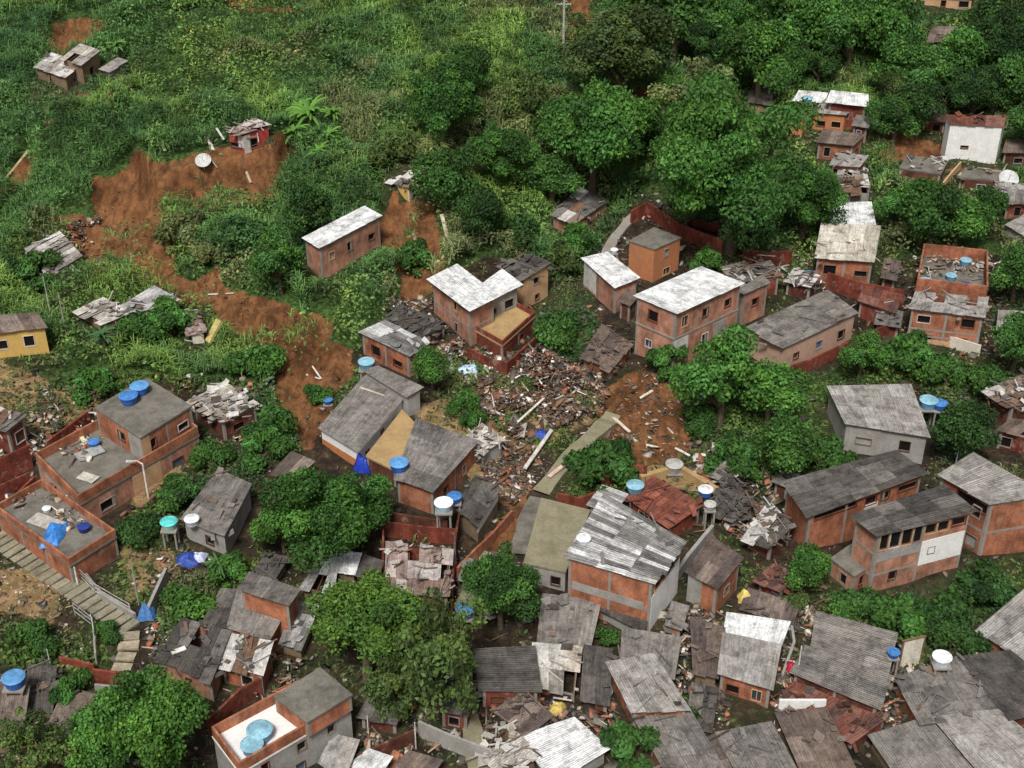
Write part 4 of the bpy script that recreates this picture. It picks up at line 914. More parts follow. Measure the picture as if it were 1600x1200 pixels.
wt([(1290,452),(1340,468),(1410,480)], 2.0,'redbrick','red brick yard wall uphill of the long weathered grey roof')
wt([(1160,412),(1200,420),(1235,415)], 1.9,'redbrick','dark red wall behind the shack with cluttered mottled roof')
wt([(985,352),(1010,338),(1060,372),(1128,398)], 1.8,'redbrick','dark red brick wall bending below the giant tree')
wt([(600,905),(600,838),(712,850),(712,905)], 1.6,'redbrick','brick yard wall enclosing the back of the house with the pinkish roof')
wt([(600,822),(700,838)], 1.6,'darkbrick','dark brick wall uphill of the house with the pinkish roof')
wt([(706,960),(712,870),(720,820)], 2.0,'darkbrick','tall thin brick wall along the lane beside the pinkish roof')
wt([(715,905),(770,850),(800,815)], 1.2,'orangebrick','orange brick wall at the edge of the central lane')
wt([(150,1072),(200,1078)], 1.7,'redbrick','short red brick wall at the foot of the concrete stairs')
wt([(95,1040),(150,1052)], .9,'redbrick','low red brick wall left of the foot of the concrete stairs')
wt([(870,792),(905,800),(930,790)], 1.5,'redbrick','dark red brick wall behind the olive concrete slab')
wt([(940,772),(968,748),(1010,752)], 1.6,'redbrick','red brick wall behind the small silver corrugated shed')
wt([(1000,755),(1060,738),(1120,775)], .8,'sandfloor','low ochre earth wall curving above the red tiled terrace', .5)
wt([(328,1150),(380,1100),(410,1085)], 1.6,'redbrick','dark red open brick wall behind the white floored terrace')
wt([(655,1150),(700,1170),(780,1200)], 1.5,'greywall','grey plastered wall at the bottom under the olive tree')
wt([(560,1200),(650,1160)], 1.3,'darkbrick','low dark wall at the bottom left of the grey plastered one')

wt([(1030,945),(1075,880),(1112,835)], 1.0,'greywall','thin grey kerb wall beside the striped roof house and the rough slab roof', .3)
wt([(135,905),(160,935),(212,968)], .6,'greywall','low whitewashed kerb along the outer side of the concrete stairs', .25)
wt([(235,965),(262,905)], 1.2,'greywall','grey block wall with rags right of the fenced garden', .25)
wt([(1232,958),(1240,1010),(1222,1060)], .5,'greywall','thin pale gutter wall in the gap beside the narrow pale grey roof',.2)
wt([(205,1085),(150,1080)], .7,'greywall','low grey edging below the short red brick wall')
wt([(1215,1112),(1288,1112)], 1.2,'whitewash','white topped parapet at the head of the stained grey brown roof')
wt([(1478,540),(1530,556)], 1.2,'cream','cream low wall before the lower floor of the terrace house')
wt([(730,560),(792,585),(836,545)], 1.3,'redbrick','red brick retaining wall under the block below the twin white roofs')
wt([(1440,330),(1500,262)], .8,'tanwall','low tan wall on the earth terrace below the blank white wall')
# ---------------- stairs and paths ----------------
def path_slabs(name, pts, w, step, label, kind_part='step', col=(.25, .23, .165), cat='stairs'):
    g = [P(x, y) for x, y in pts]; o = g[0]; e = tag(empty(name, o), label, cat)
    for a, b in zip(g, g[1:]):
        L = np.linalg.norm((b-a)[:2]); e2 = (b-a)[:2]/L; e3 = np.array([e2[1], -e2[0]])*w*.52; FOOT.append(np.array([a[:2]+e3, b[:2]+e3, b[:2]-e3, a[:2]-e3])); n = max(1, round(L/step)); d_ = (b-a)/L; rz = math.atan2(d_[1], d_[0])
        for k in range(n):
            c_ = a+(b-a)*(k+.5)/n; z = max(float(TH(c_[0], c_[1])), float(TH(*(c_[:2]+d_[:2]*step*.4))))+.06
            m_ = MB(); f_ = .85+.3*random.random(); m_.box((c_[0], c_[1], z-.15), (L/n*.80, w*(.92+.16*random.random()), .42), rz+random.uniform(-.04, .04), tuple(x*f_ for x in col)); m_.build(kind_part, 'junk', e, o)
    return e
path_slabs('stairway', [(-10,838),(40,872),(105,915),(150,945),(205,985)], 1.9, .95, 'mossy concrete stairway descending at the lower left past the brick terraces')
path_slabs('stepping_path', [(205,988),(200,1018),(188,1052)], 1.5, 1.35, 'path of large pale slabs continuing from the foot of the mossy stairway', 'slab', (.34, .29, .21), 'path')
def strip(name, pts, w, mat, label=None, cat=None, lift=.10, th=.35, kind='structure', group=None):
    g = [P(x, y)[:2] for x, y in pts]; pl = []
    for a, b in zip(g, g[1:]):
        n = max(1, int(np.linalg.norm(b-a)/.8)); pl += [a+(b-a)*k/n for k in range(n)]
    pl.append(g[-1]); mb = MB(); s = 0; rows = []
    for i, p in enumerate(pl):
        d_ = pl[min(i+1, len(pl)-1)]-pl[max(i-1, 0)]; d_ /= np.linalg.norm(d_); n_ = np.array([d_[1], -d_[0]]); ww = w*(1+.12*math.sin(i*.9))
        z = max(float(TH(*(p+n_*k))) for k in (-ww/2, 0, ww/2))+lift
        rows.append([np.array([*(p+n_*k), z+q]) for k, q in ((ww/2, -th), (ww/2, 0), (-ww/2, 0), (-ww/2, -th))])
    for i in range(0, len(rows)-1, 3):
        k_ = min(i+3, len(rows)-1); FOOT.append(np.array([rows[i][1][:2], rows[k_][1][:2], rows[k_][2][:2], rows[i][2][:2]]))
    for i in range(len(rows)-1):
        L = np.linalg.norm(pl[i+1]-pl[i])
        for k in range(3):
            mb.face([rows[i][k], rows[i+1][k], rows[i+1][k+1], rows[i][k+1]], uv=[(s, 0), (s+L, 0), (s+L, 1), (s, 1)])
        s += L
    o = mb.build(name, mat, None, np.array([*pl[0], 0])); tag(o, label, cat, group, kind); return o
strip('concrete_path', [(958,655),(915,695),(868,745),(845,775)], 1.5, 'khaki', 'long pale concrete path slab running down from the red earth patch', lift=.35, th=.8)
strip('concrete_path', [(1010,325),(985,345),(962,372),(946,400)], 1.1, 'concrete', 'curved pale concrete path beside the orange boxy house', lift=.3, th=.6)
strip('dirt_lane', [(842,780),(822,820),(812,870)], 1.6, 'oldslab', 'dark worn lane between the olive slab and the dirt path', lift=.12)
strip('dirt_lane', [(722,960),(708,1000),(716,1060),(738,1140),(752,1215)], 1.5, 'khaki', 'narrow concrete lane running down to the bottom edge', lift=.15)
strip('dirt_lane', [(770,870),(745,900),(722,955)], 1.5, 'khaki', 'narrow concrete lane under the round dark tree', lift=.15)
def beam_thing(name, a, b, w, col, label, cat, h=None, group=None, mat='junk', ah=0.1, bh=0.1):
    p = P(*a, ah); q = P(*b, bh); m_ = MB(); m_.beam(p, q, w, h or w*.4, col); return tag(m_.build(name, mat, None, p), label, cat, group)
WHT = (.72, .68, .60)
for a, b, w, c, lab, ah, bh in [
 ((820,732),(862,672),.34,(.62,.58,.52),'long thick white beam lying on the rubble left of the concrete path',.6,.6),
 ((958,652),(984,675),.28,(.72,.62,.50),'pale plank at the top end of the long concrete path',.5,.3),
 ((1000,622),(1020,610),.25,WHT,'short white plank on the red earth patch right of centre',.2,.2),
 ((858,745),(882,726),.35,(.62,.45,.38),'pinkish beam at the lower end of the long concrete path',.6,.6),
 ((795,672),(850,622),.2,WHT,'thin white pole slanting across the rubble field',1.2,.8),
 ((740,628),(800,655),.22,WHT,'white plank at the lower left of the rubble field',.8,.5),
 ((0,290),(45,235),.35,(.42,.33,.18),'long bamboo like pole on the hillside at the far left',.5,.5),
 ((320,205),(333,235),.35,WHT,'broad white board leaning left of the wrecked red house',1.6,.2),
 ((338,200),(350,218),.22,WHT,'narrow white board beside the wrecked red house',2.0,1.0),
 ((322,240),(340,262),.15,WHT,'thin white stick right of the leaning satellite dish',1.2,.2),
 ((250,222),(258,235),.3,WHT,'pale board in the grass left of the wrecked red house',.3,.3),
 ((385,268),(392,285),.28,(.60,.50,.38),'pale post stuck in the scarp under the wrecked red house',.5,.5),
 ((690,335),(700,375),.4,(.55,.48,.36),'tall pale post standing on the red bank right of the white roofed house',2.4,.4),
 ((645,362),(652,390),.35,(.50,.34,.24),'broken pale post on the red bank',1.5,.2),
 ((325,535),(343,500),.8,(.55,.46,.18),'yellow slab tilting against the mud edge near the torn pink hut',.1,2.0),
 ((325,460),(365,458),.16,WHT,'thin white pole lying across the upper mud flow',.2,.2),
 ((488,572),(502,592),.14,WHT,'thin pale stick lying in the mud near the striped tin shack',.2,.2),
 ((478,585),(500,592),.14,WHT,'second thin stick crossing the first in the mud near the striped tin shack',.25,.25),
 ((1055,700),(1078,712),.2,WHT,'pale plank on the slope above the grey round tank',.2,.2),
 ((1010,695),(1028,699),.2,WHT,'small white plank left of the grey round tank',.2,.2)]:
    beam_thing('plank', a, b, w, c, lab, 'plank', ah=ah, bh=bh)
def pole(px, py, h, label, col=(.45, .42, .38), r=.09, arm=0, name='utility_pole', cat='pole', lean=0):
    g = P(px, py); e = MB(); top = g+np.array([lean, 0, h]); e.tube([g-np.array([0, 0, .3]), top], [r*1.2, r*.8], 8, col)
    if arm:
        root = tag(empty(name, g), label, cat); e.build('post', 'junk', root, g); a = MB()
        if arm > 0: a.beam(top-np.array([arm, 0, .5]), top+np.array([arm, 0, -.5]), .12, .12, col); a.build('crossarm', 'junk', root, g)
        else: a.tube([top, top+np.array([arm*.5, 0, .35]), top+np.array([arm, 0, .3])], .07, 8, col); a.build('lamp_arm', 'junk', root, g); l = MB(); l.box(top+np.array([arm*1.2, 0, .28]), (.55, .22, .12), 0, (.7, .7, .68)); l.build('lamp_head', 'plastic', root, g)
        return root
    return tag(e.build(name, 'junk', None, g), label, cat)
pole(880,82,7.0,'grey utility pole beside the strip of bare orange soil at the top',arm=.9, r=.16)
pole(232,778,3.6,'white curved street lamp in front of the big left brick house',(.70,.62,.58),arm=-.9,name='street_lamp',cat='street lamp')
pole(81,500,5.0,'thin grey pole in front of the slumped pale shack',r=.06)
pole(103,520,4.6,'thin grey pole right of the yellow house',r=.05)
pole(217,945,4.2,'thin pale green pole beside the blue cloth bundle at the garden corner',(.35,.42,.36),r=.05)
pole(122,915,1.9,'white bent pipe post at the corner of the concrete stairs',(.75,.75,.72),r=.07)
pole(688,842,3.4,'thin white post under the pale blue tank on its stand',(.55,.55,.55),r=.05)
pole(150,1000,2.6,'thin white pole beside the lower stairs',(.6,.6,.58),r=.04)
pole(82,1052,2.4,'thin white pole in the weeds by the left edge blue tank',(.55,.55,.52),r=.04)
pole(712,900,4.0,'thin dark pole in the central lane',(.15,.13,.11),r=.08)
pole(1245,1060,3.2,'thin pale pole in the gap right of the narrow pale grey roof',(.6,.55,.52),r=.06)
pole(576,1150,2.0,'white thin post at the bottom below the olive tree',(.6,.6,.58),r=.05)
pole(650,1170,2.6,'white thin post left of the grey wall at the bottom',(.6,.6,.58),r=.05)
pole(1490,740,3.0,'slim blue grey pole above the light grey roof at the right',(.3,.35,.4),r=.05)
# fences
def fence(pts, h, label, col=(.42, .40, .36), gap=.55):
    g = [P(x, y) for x, y in pts]; root = tag(empty('fence', g[0]), label, 'fence'); rl = MB()
    for a, b in zip(g, g[1:]):
        n = max(1, int(np.linalg.norm(b-a)/2.0))
        for k in range(n+1):
            p = a+(b-a)*k/n; p[2] = float(TH(p[0], p[1])); q = MB(); q.tube([p-np.array([0, 0, .2]), p+np.array([0, 0, h])], .055, 6, col); q.build('post', 'junk', root, g[0])
        for z in (.35, .7, 1.0): rl.beam(a+np.array([0, 0, h*z]), b+np.array([0, 0, h*z]), .05, .07, col)
    rl.build('rails', 'junk', root, g[0])
fence([(125,905),(150,930),(205,962)], 1.2, 'pale rail fence along the inner side of the mossy stairway')
fence([(118,962),(148,985),(152,1040)], 1.3, 'thin wire fence dropping beside the stepping slabs', (.35,.34,.32))
# cloths
def cloth(px, py, w, d, h, col, label, seed, key=None, name='tarp', cat='tarp'):
    p = PZ(px, py, Z[key][0]+h*.5) if key else P(px, py, h*.5); z0 = Z[key][0]+.03 if key else float(TH(p[0], p[1])); n = 12; mb = MB()
    def q(i, j):
        u = i/n-.5; v = j/n-.5; nn = float(fbm(u*4+seed, v*4, 1.0, seed)); e = max(0, 1-(2*max(abs(u), abs(v)))**2.2)
        wob_ = 1+.35*(float(vnoise(math.atan2(v, u)*1.5+seed, 0, 1))-.5); z = z0+.03+h*e*(.35+nn*1.1)
        return (p[0]+u*w*wob_, p[1]+v*d*wob_, z)
    for i in range(n):
        for j in range(n): mb.face([q(i, j), q(i+1, j), q(i+1, j+1), q(i, j+1)], col)
    return tag(mb.build(name, 'plastic', None, (p[0], p[1], z0), True), label, cat)
cloth(84,832,1.5,3.0,.8,(.05,.24,.66),'crumpled bright blue tarp hanging on the edge of the low left terrace',3,'lowterL')
cloth(292,872,1.9,1.5,.7,(.03,.07,.34),'dark blue tarp bundle in front of the narrow weathered grey roof',5)
cloth(310,868,1.2,1.0,.6,(.55,.60,.80),'pale cloth heap right of the dark blue tarp bundle',6,name='cloth_heap',cat='cloth')
cloth(228,955,1.3,1.0,1.2,(.08,.20,.45),'blue cloth bundle at the corner of the garden fence',7,name='cloth_heap',cat='cloth')
cloth(730,575,2.2,1.5,.7,(.45,.60,.78),'pale blue plastic heap on the rubble beside the dark round tree',8,name='plastic_heap',cat='plastic sheet')
cloth(565,722,1.5,1.2,1.6,(.02,.05,.40),'dark blue sheet at the foot of the white walled grey roof house',9)
cloth(845,678,1.5,1.1,.6,(.03,.07,.40),'dark blue sheet lying on the rubble above the white beam',11)
cloth(1170,745,1.5,1.2,.4,(.5,.5,.48),'pale crumpled sheet left of the big bush foot',12)
cloth(1095,712,1.5,1.2,.4,(.62,.60,.55),'whitish crumpled sheet uphill of the red tiled terrace',13)
cloth(630,660,1.3,1.0,.5,(.6,.42,.30),'tan heap inside the dark open shed',14,name='cloth_heap',cat='cloth') if 0 else None
cloth(716,1010,1.0,.8,.4,(.6,.62,.66),'pale rag in the concrete lane under the olive tree',15,name='cloth_heap',cat='cloth')
cloth(1166,930,1.2,.9,.9,(.60,.50,.14),'yellow crate like bundle behind the orange brick house with rough roof',16,name='bundle',cat='bundle')
cloth(870,1106,1.3,1.0,.8,(.55,.42,.12),'yellow bundle below the flaking roof in the lower middle',17,name='bundle',cat='bundle')
cloth(940,1075,1.6,1.8,.9,(.72,.78,.84),'white sheets hanging left of the long snaking roof',18,name='laundry',cat='laundry')
cloth(1425,790,2.6,.9,1.2,(.72,.74,.78),'white sheet stretched between the long dark roof and the gallery house',19)
cloth(1235,1040,.7,.7,1.0,(.50,.03,.06),'red rag hanging in the gap right of the narrow pale roof',20,name='laundry',cat='laundry')
# white door panel
def panel(px, py, w, h, col, label, name='door_panel', cat='door'):
    g = P(px, py); root = tag(empty(name, g), label, cat); a = MB(); a.box(g+np.array([0, 0, h/2]), (w, .08, h), .3, col); a.build('leaf', 'plastic', root, g); b = MB()
    for s in (-1, 1): b.box(g+np.array([math.cos(.3)*s*(w/2+.06), math.sin(.3)*s*(w/2+.06), h/2]), (.11, .14, h+.15), .3, (.2, .12, .08))
    b.box(g+np.array([0, 0, h+.1]), (w+.3, .14, .12), .3, (.2, .12, .08)); b.build('frame', 'junk', root, g)
panel(1384,500,1.1,2.2,(.75,.76,.74),'white door panel standing against the dark red walls on the right')
panel(1420,1040,1.6,2.6,(.66,.62,.52),'framed pale door leaning behind the small blue barrel at the lower right')
# ---------------- rubble (uncountable) ----------------
def clear_of(x, y, gr=1.0):
    m_ = np.ones(x.shape, bool)
    for f in FOOT:
        c_ = f.mean(0); e = c_+(f-c_)*gr
        bb = (x > e[:, 0].min()) & (x < e[:, 0].max()) & (y > e[:, 1].min()) & (y < e[:, 1].max()); k = bb.nonzero()[0]
        if len(k): m_[k[inside(e, x[k], y[k])]] = False
    return m_
def rubble(polypx, n, smin, smax, pal, label, cat='rubble', planks=.3, seed=1, depth=.5, z0=None, foot=True):
    rg = np.random.default_rng(seed); poly = WP(polypx); lo = poly.min(0); hi = poly.max(0)
    x = rg.uniform(lo[0], hi[0], n*6); y = rg.uniform(lo[1], hi[1], n*6); k = inside(poly, x, y)
    clus = fbm(x, y, 2.2, seed, 3); k &= rg.random(n*6) < smooth(.36, .58, clus)+.12
    x, y = x[k][:n], y[k][:n]
    if foot: k = clear_of(x, y); x, y = x[k], y[k]
    n = len(x); s = smin*(smax/smin)**(rg.random(n)**2.1); mound = np.clip(fbm(x, y, 3, 4, 2)-.35, 0, 1)*3
    z = (TH(x, y) if z0 is None else z0)+rg.random(n)*depth*mound
    pal = np.array(pal); col = pal[rg.integers(len(pal), size=n)]*(.65+.7*rg.random(n))[:, None]; ty = rg.random(n)
    sz = np.where((ty < planks)[:, None], np.stack([s*2.0, s*.13+.03, s*.07+.02], 1), np.where((ty < planks+.22)[:, None], np.stack([s*1.4, s, np.full(n, .04)], 1), np.stack([s*.6, s*.45, s*.35], 1)))
    rz = rg.random(n)*6.28; tx = rg.normal(0, .35, n); ty_ = rg.normal(0, .35, n); cc, ss = np.cos(rz), np.sin(rz); V = np.zeros((n, 8, 3))
    for i_, (a, b, c) in enumerate([(-1,-1,-1),(1,-1,-1),(1,1,-1),(-1,1,-1),(-1,-1,1),(1,-1,1),(1,1,1),(-1,1,1)]):
        jx = 1+.25*rg.normal(0, 1, n)*(sz[:, 0] < s*1.5); u = a*sz[:, 0]/2*jx; v = b*sz[:, 1]/2; V[:, i_] = np.stack([x+u*cc-v*ss, y+u*ss+v*cc, z+c*sz[:, 2]/2+u*tx+v*ty_+sz[:, 2]*.4], 1)
    f0 = np.array([[4,5,6,7],[3,2,1,0],[0,1,5,4],[1,2,6,5],[2,3,7,6],[3,0,4,7]]); Fq = (np.arange(n)[:, None, None]*8+f0[None]).reshape(-1, 4)
    o = bpy.data.objects.new('rubble', arr_mesh('rubble', V.reshape(-1, 3), Fq, np.repeat(col, 6, axis=0), 'junk')); C.objects.link(o)
    return tag(o, label, cat, kind='stuff')
PR = [(.10,.09,.08),(.08,.07,.055),(.16,.14,.12),(.50,.45,.40),(.40,.17,.10),(.30,.12,.07),(.60,.56,.50),(.12,.10,.08),(.10,.07,.05),(.22,.17,.13),(.35,.28,.20),(.16,.12,.09),(.08,.07,.06),(.55,.40,.30)]
PC = PR+PR[:3]+[(.13,.08,.05),(.11,.06,.04),(.17,.10,.06),(.16,.08,.045),(.12,.065,.04),(.20,.12,.07),(.10,.07,.05),(.14,.09,.06),(.10,.07,.05),(.22,.10,.06),(.18,.13,.09),(.30,.15,.10),(.28,.2,.15),(.70,.67,.62)]
PW = PR+[(.75,.73,.70),(.70,.68,.65)]
rubble([(775,570),(830,540),(895,570),(945,600),(945,650),(880,675),(800,690),(745,640),(750,590)],8000,.08,.8,PC,'dense rubble of bricks, planks and sheets on the slide path in the centre',seed=2,depth=1.0)
rubble([(660,560),(740,520),(790,560),(770,600),(700,590)],1500,.10,.9,PW,'pale rubble below the twin white roofed house',seed=3)
rubble([(740,690),(830,690),(850,740),(800,790),(760,760)],1500,.1,.9,PC,'scattered rubble left of the long concrete path',seed=4)
rubble([(600,470),(700,470),(740,520),(680,540),(600,520)],960,.13,1.0,PR,'earthy rubble above the striped tin shack',seed=5)
rubble([(110,350),(160,340),(160,420),(110,420)],192,.2,1.0,PR,'splintered wood beside the slumped pale shack',seed=6)
rubble([(280,590),(420,590),(420,690),(280,690)],260,.2,1.0,PW,'broken roof pieces around the collapsed house on the left',seed=7)
rubble([(20,630),(90,600),(110,690),(0,740),(0,650)],320,.2,.9,PR,'junk in the yards at the left edge',seed=8)
rubble([(1080,700),(1200,720),(1240,800),(1180,870),(1110,800)],672,.2,1.1,PR,'dark junk in the yards between the red terrace and the big bush',seed=9)
rubble([(980,560),(1060,600),(1090,720),(1020,720),(940,700)],272,.12,.6,PR,'loose debris on the red earth patch',seed=10,depth=.2)
rubble([(1030,950),(1140,950),(1140,1160),(1060,1140)],560,.2,1.0,PR,'junk in the dark alley left of the narrow pale grey roof',seed=11)
rubble([(820,1080),(960,1090),(960,1170),(820,1160)],400,.2,1.0,PR,'junk in the yard left of the snaking roof',seed=12)
rubble([(1210,940),(1290,960),(1240,1160),(1200,1160)],416,.2,1.0,PR,'junk in the gap right of the narrow pale grey roof',seed=13)
rubble([(1380,1000),(1560,1010),(1600,1160),(1380,1160)],608,.2,1.1,PR,'scrap between the roofs at the lower right',seed=14)
rubble([(230,980),(470,960),(480,1100),(240,1120)],672,.2,1.0,PR,'yard junk around the mossy brick shacks at the lower left',seed=15)
rubble([(640,850),(820,870),(830,960),(640,960)],368,.2,.9,PR,'junk along the central lane',seed=16)
rubble([(1120,400),(1290,400),(1290,460),(1130,450)],240,.2,.9,PW,'pale junk in the yard before the cream roofed house',seed=17)
rubble([(1430,400),(1560,400),(1600,560),(1400,560)],416,.2,.9,PR,'junk around the terrace house at the right',seed=18)
rubble([(0,880),(110,890),(110,1000),(0,980)],140,.12,.5,[(.5,.4,.3),(.35,.25,.15),(.2,.12,.08)],'stones and litter on the tan slope at the left edge',seed=19,depth=.1)
rubble([(300,320),(130,280),(130,420),(300,420),(520,600),(560,560)],380,.08,.5,[(.25,.10,.04),(.18,.07,.03),(.40,.22,.12),(.12,.06,.03)],'clods and sticks on the bare red mud flow',seed=20,depth=.1,planks=.2)
rubble([(240,850),(300,850),(300,930),(220,930),(180,880)],256,.1,.6,PR,'litter in the fenced garden',seed=21,depth=.1)
rubble([(0,1040),(200,1080),(240,1200),(0,1200)],416,.2,1.0,PR,'scrap around the roofs in the bottom left corner',seed=22)
rubble([(560,1120),(830,1100),(830,1200),(560,1200)],480,.2,1.0,PR,'yard scrap along the bottom edge under the olive tree',seed=23)
rubble([(1000,300),(1060,280),(1130,330),(1130,400),(980,400),(900,420)],320,.15,.8,PR,'stones and scrap along the curved concrete path',seed=24)
rubble([(1540,230),(1600,230),(1600,420),(1560,420)],140,.2,.8,PW,'scrap at the upper right edge',seed=25)
rubble([(-60,560),(400,600),(640,700),(700,560),(840,420),(1000,330),(1300,400),(1650,420),(1650,1230),(-60,1230)],9000,.08,.8,[(.10,.085,.07),(.07,.06,.05),(.16,.12,.09),(.22,.11,.07),(.13,.12,.11),(.28,.25,.22),(.05,.045,.04),(.20,.09,.05),(.42,.38,.33),(.30,.16,.10)],'small litter and building scraps strewn over the village ground',seed=40,depth=.12,planks=.25)
ZR = Z
rubble([(1430,455),(1540,468),(1540,412),(1440,402)],240,.2,1.1,PR,'junk piled between the tanks on the red brick terrace at the right',seed=41,z0=Z['terraceRback'][0],depth=.3,foot=False)
rubble([(75,712),(122,765),(230,700),(170,665)],110,.15,.9,PW,'litter on the terrace of the big left brick house',seed=42,z0=Z['bigL'][0],depth=.15,foot=False)
rubble([(10,795),(100,868),(165,830),(90,780)],110,.15,.9,PW,'litter on the low terrace with the tarp',seed=43,z0=Z['lowterL'][0],depth=.15,foot=False)
0 and rubble([(985,775),(1040,815),(1090,790),(1025,752)],96,.15,.8,PR,'litter on the red tiled terrace',seed=44,z0=Z['redroof'][0],depth=.15,foot=False)
0 and rubble([(612,920),(698,925),(702,868),(612,855)],420,.12,1.1,[(.60,.42,.36),(.65,.58,.54),(.45,.24,.18),(.30,.15,.11),(.7,.66,.62),(.35,.3,.27)],'pink and white rubble filling the roofless brick shell',seed=45,z0=Z['pinkrub'][0]-1.5,depth=.5,foot=False)
# planks and sheets lying on the roofs
def roofjunk(key, n, seed, pal=PW):
    rg = np.random.default_rng(seed)
    return
# loose things on roofs
RG = np.random.default_rng(33)
def onroof(key, lvl, pts, label, name='plank', cat='plank', group=None):
    for (x1, y1, x2, y2, w, c) in pts:
        z = Z[key][lvl]+.16+(.2 if cat == 'plank' else 0); a = PZ(x1, y1, z); b = PZ(x2, y2, z); m_ = MB(); m_.beam(a, b, w, .08, c); tag(m_.build(name, 'junk', None, a), label, cat, group)
onroof('bigL', 0, [(120,715,160,700,1.3,(.35,.36,.35))], 'grey sheet lying on the littered terrace of the big left brick house', 'sheet', 'sheet')
onroof('bigL', 0, [(125,742,150,750,1.0,(.55,.52,.45))], 'pale sheet lying at the front of the terrace of the big left brick house', 'sheet', 'sheet')
onroof('bigL', 0, [(133,690,128,682,.5,(.7,.68,.5))], 'cream box beside the small blue barrel on the left terrace', 'box', 'box')
onroof('lowterL', 0, [(50,808,100,826,1.4,(.45,.42,.38))], 'pale sheet lying across the littered low terrace', 'sheet', 'sheet')
onroof('striped', 0, [(1075,845,1105,828,1.5,(.85,.87,.88))], 'white sheet at the right edge of the large striped roof', 'sheet', 'sheet') if 0 else None
onroof('whitewall', 0, [(562,605,600,618,.18,(.6,.55,.42))], 'pale stick on the smooth grey sheet roof')
onroof('mossB', 0, [(268,1020,290,1012,.4,(.75,.72,.65))], 'white strip on the black mossy roof')
# ---------------- trees ----------------
def leaves(cen, nrm, size, rg, asp=.55, jit=.9):
    """rhombic leaves: centre, facing; returns V (4n,3), F"""
    n = len(cen); d = nrm+rg.normal(0, jit, (n, 3)); d /= np.linalg.norm(d, axis=1)[:, None]
    r = rg.normal(0, 1, (n, 3)); a = np.cross(d, r); a /= np.linalg.norm(a, axis=1)[:, None]; b = np.cross(d, a)
    s = size[:, None]
    V = np.stack([cen-a*s, cen-b*s*asp, cen+a*s, cen+b*s*asp], 1).reshape(-1, 3)
    return V, np.arange(4*n).reshape(-1, 4)
def crown_mesh(name, seed, n, lumps, ax=(1, 1, .85), zc=1.25, leaf=.055, lr=(.26, .42), drop=0, flat=.75):
    rg = np.random.default_rng(seed); C_ = []; R2 = []; k = 0
    while len(C_) < lumps:
        v = rg.normal(0, 1, 3); v /= np.linalg.norm(v); q = .74*rg.random()**.28
        v = v*q*(rg.uniform(1.15, 1.45) if rg.random() < .30 else 1)
        if v[2] < -.40: continue
        r = rg.uniform(lr[0]*.75, lr[1])*(.62 if q > .7 and rg.random() < .5 else 1); C_.append(v*np.array(ax)*(1-r*.25)); R2.append(r)
    C_ = np.array(C_); R2 = np.array(R2)
    w_ = R2**2; idx = rg.choice(lumps, n, p=w_/w_.sum()); d = rg.normal(0, 1, (n, 3)); d[:, 2] += .35; d /= np.linalg.norm(d, axis=1)[:, None]
    rad = R2[idx]*(1-.35*rg.random(n)**2)*(1+.12*rg.normal(0, 1, n))
    cen = C_[idx]+d*rad[:, None]*np.array([1, 1, flat]); cen[:, 2] += zc
    if drop: cen[:, 2] -= drop*rg.random(n)*np.hypot(cen[:, 0], cen[:, 1])
    q9 = np.percentile(np.hypot(cen[:, 0], cen[:, 1]), 96); cen[:, :2] /= q9; cen[:, 2] = (cen[:, 2]-zc)/q9+zc; C_ = C_/q9
    V, F_ = leaves(cen, d+np.array([0, 0, .4]), leaf*(.6+.8*rg.random(n)), rg)
    lt = .55+.9*rg.random(lumps); base = lt[idx]*(.6+.8*rg.random(n))
    yel = rg.random(n)[:, None]*(rg.random(lumps)[idx][:, None])
    col = base[:, None]*(np.array([1, 1, 1.])*(1-yel)+np.array([1.7, 1.35, .8])*yel)
    return arr_mesh(name, V, F_, col, 'leaf'), C_
def trunk_mesh(name, C_, zc, seed, r=.075):
    rg = random.Random(seed); mb = MB(); fork = zc*.45
    mb.tube([(0, 0, -.35), (0, 0, 0), (.02, .01, fork*.6), (0, .03, fork)], [r*1.5, r*1.2, r, r*.85], 8)
    for c in C_[:8]:
        m_ = (c[0]*.45+rg.uniform(-.05, .05), c[1]*.45+rg.uniform(-.05, .05), fork+(zc+c[2]-fork)*.55)
        mb.tube([(0, .02, fork*.92), m_, (c[0], c[1], zc+c[2])], [r*.6, r*.35, r*.12], 6)
    o = mb.build(name, 'bark'); me = o.data; bpy.data.objects.remove(o); return me
PROTO = {}
for nm, a in {'giant': dict(seed=21, n=32000, lumps=46, leaf=.024, lr=(.17, .32), ax=(1, 1, .8), zc=1.1, flat=.5),'big0': dict(seed=1, n=19000, lumps=40, leaf=.034, lr=(.20, .34)), 'big1': dict(seed=2, n=19000, lumps=36, leaf=.036, lr=(.22, .36), ax=(1, 1, .75)),
              'mid0': dict(seed=3, n=7500, lumps=22, leaf=.050), 'mid1': dict(seed=4, n=7500, lumps=18, leaf=.052, ax=(1, .95, 1.0), zc=1.4), 'mid2': dict(seed=5, n=7000, lumps=26, leaf=.048, lr=(.2, .34), ax=(1.05, 1, .7), zc=1.1),
              'loose': dict(seed=6, n=4200, lumps=26, leaf=.05, lr=(.14, .28), ax=(1, 1, .9)),
              'bush0': dict(seed=7, n=3600, lumps=14, leaf=.075, ax=(1, 1, .6), zc=.55), 'bush1': dict(seed=8, n=3600, lumps=12, leaf=.08, ax=(1, 1, .75), zc=.6)}.items():
    zc = a.get('zc', 1.25); me, C_ = crown_mesh('crown_'+nm, **a); PROTO[nm] = (me, trunk_mesh('trunk_'+nm, C_, zc, a['seed']), zc)
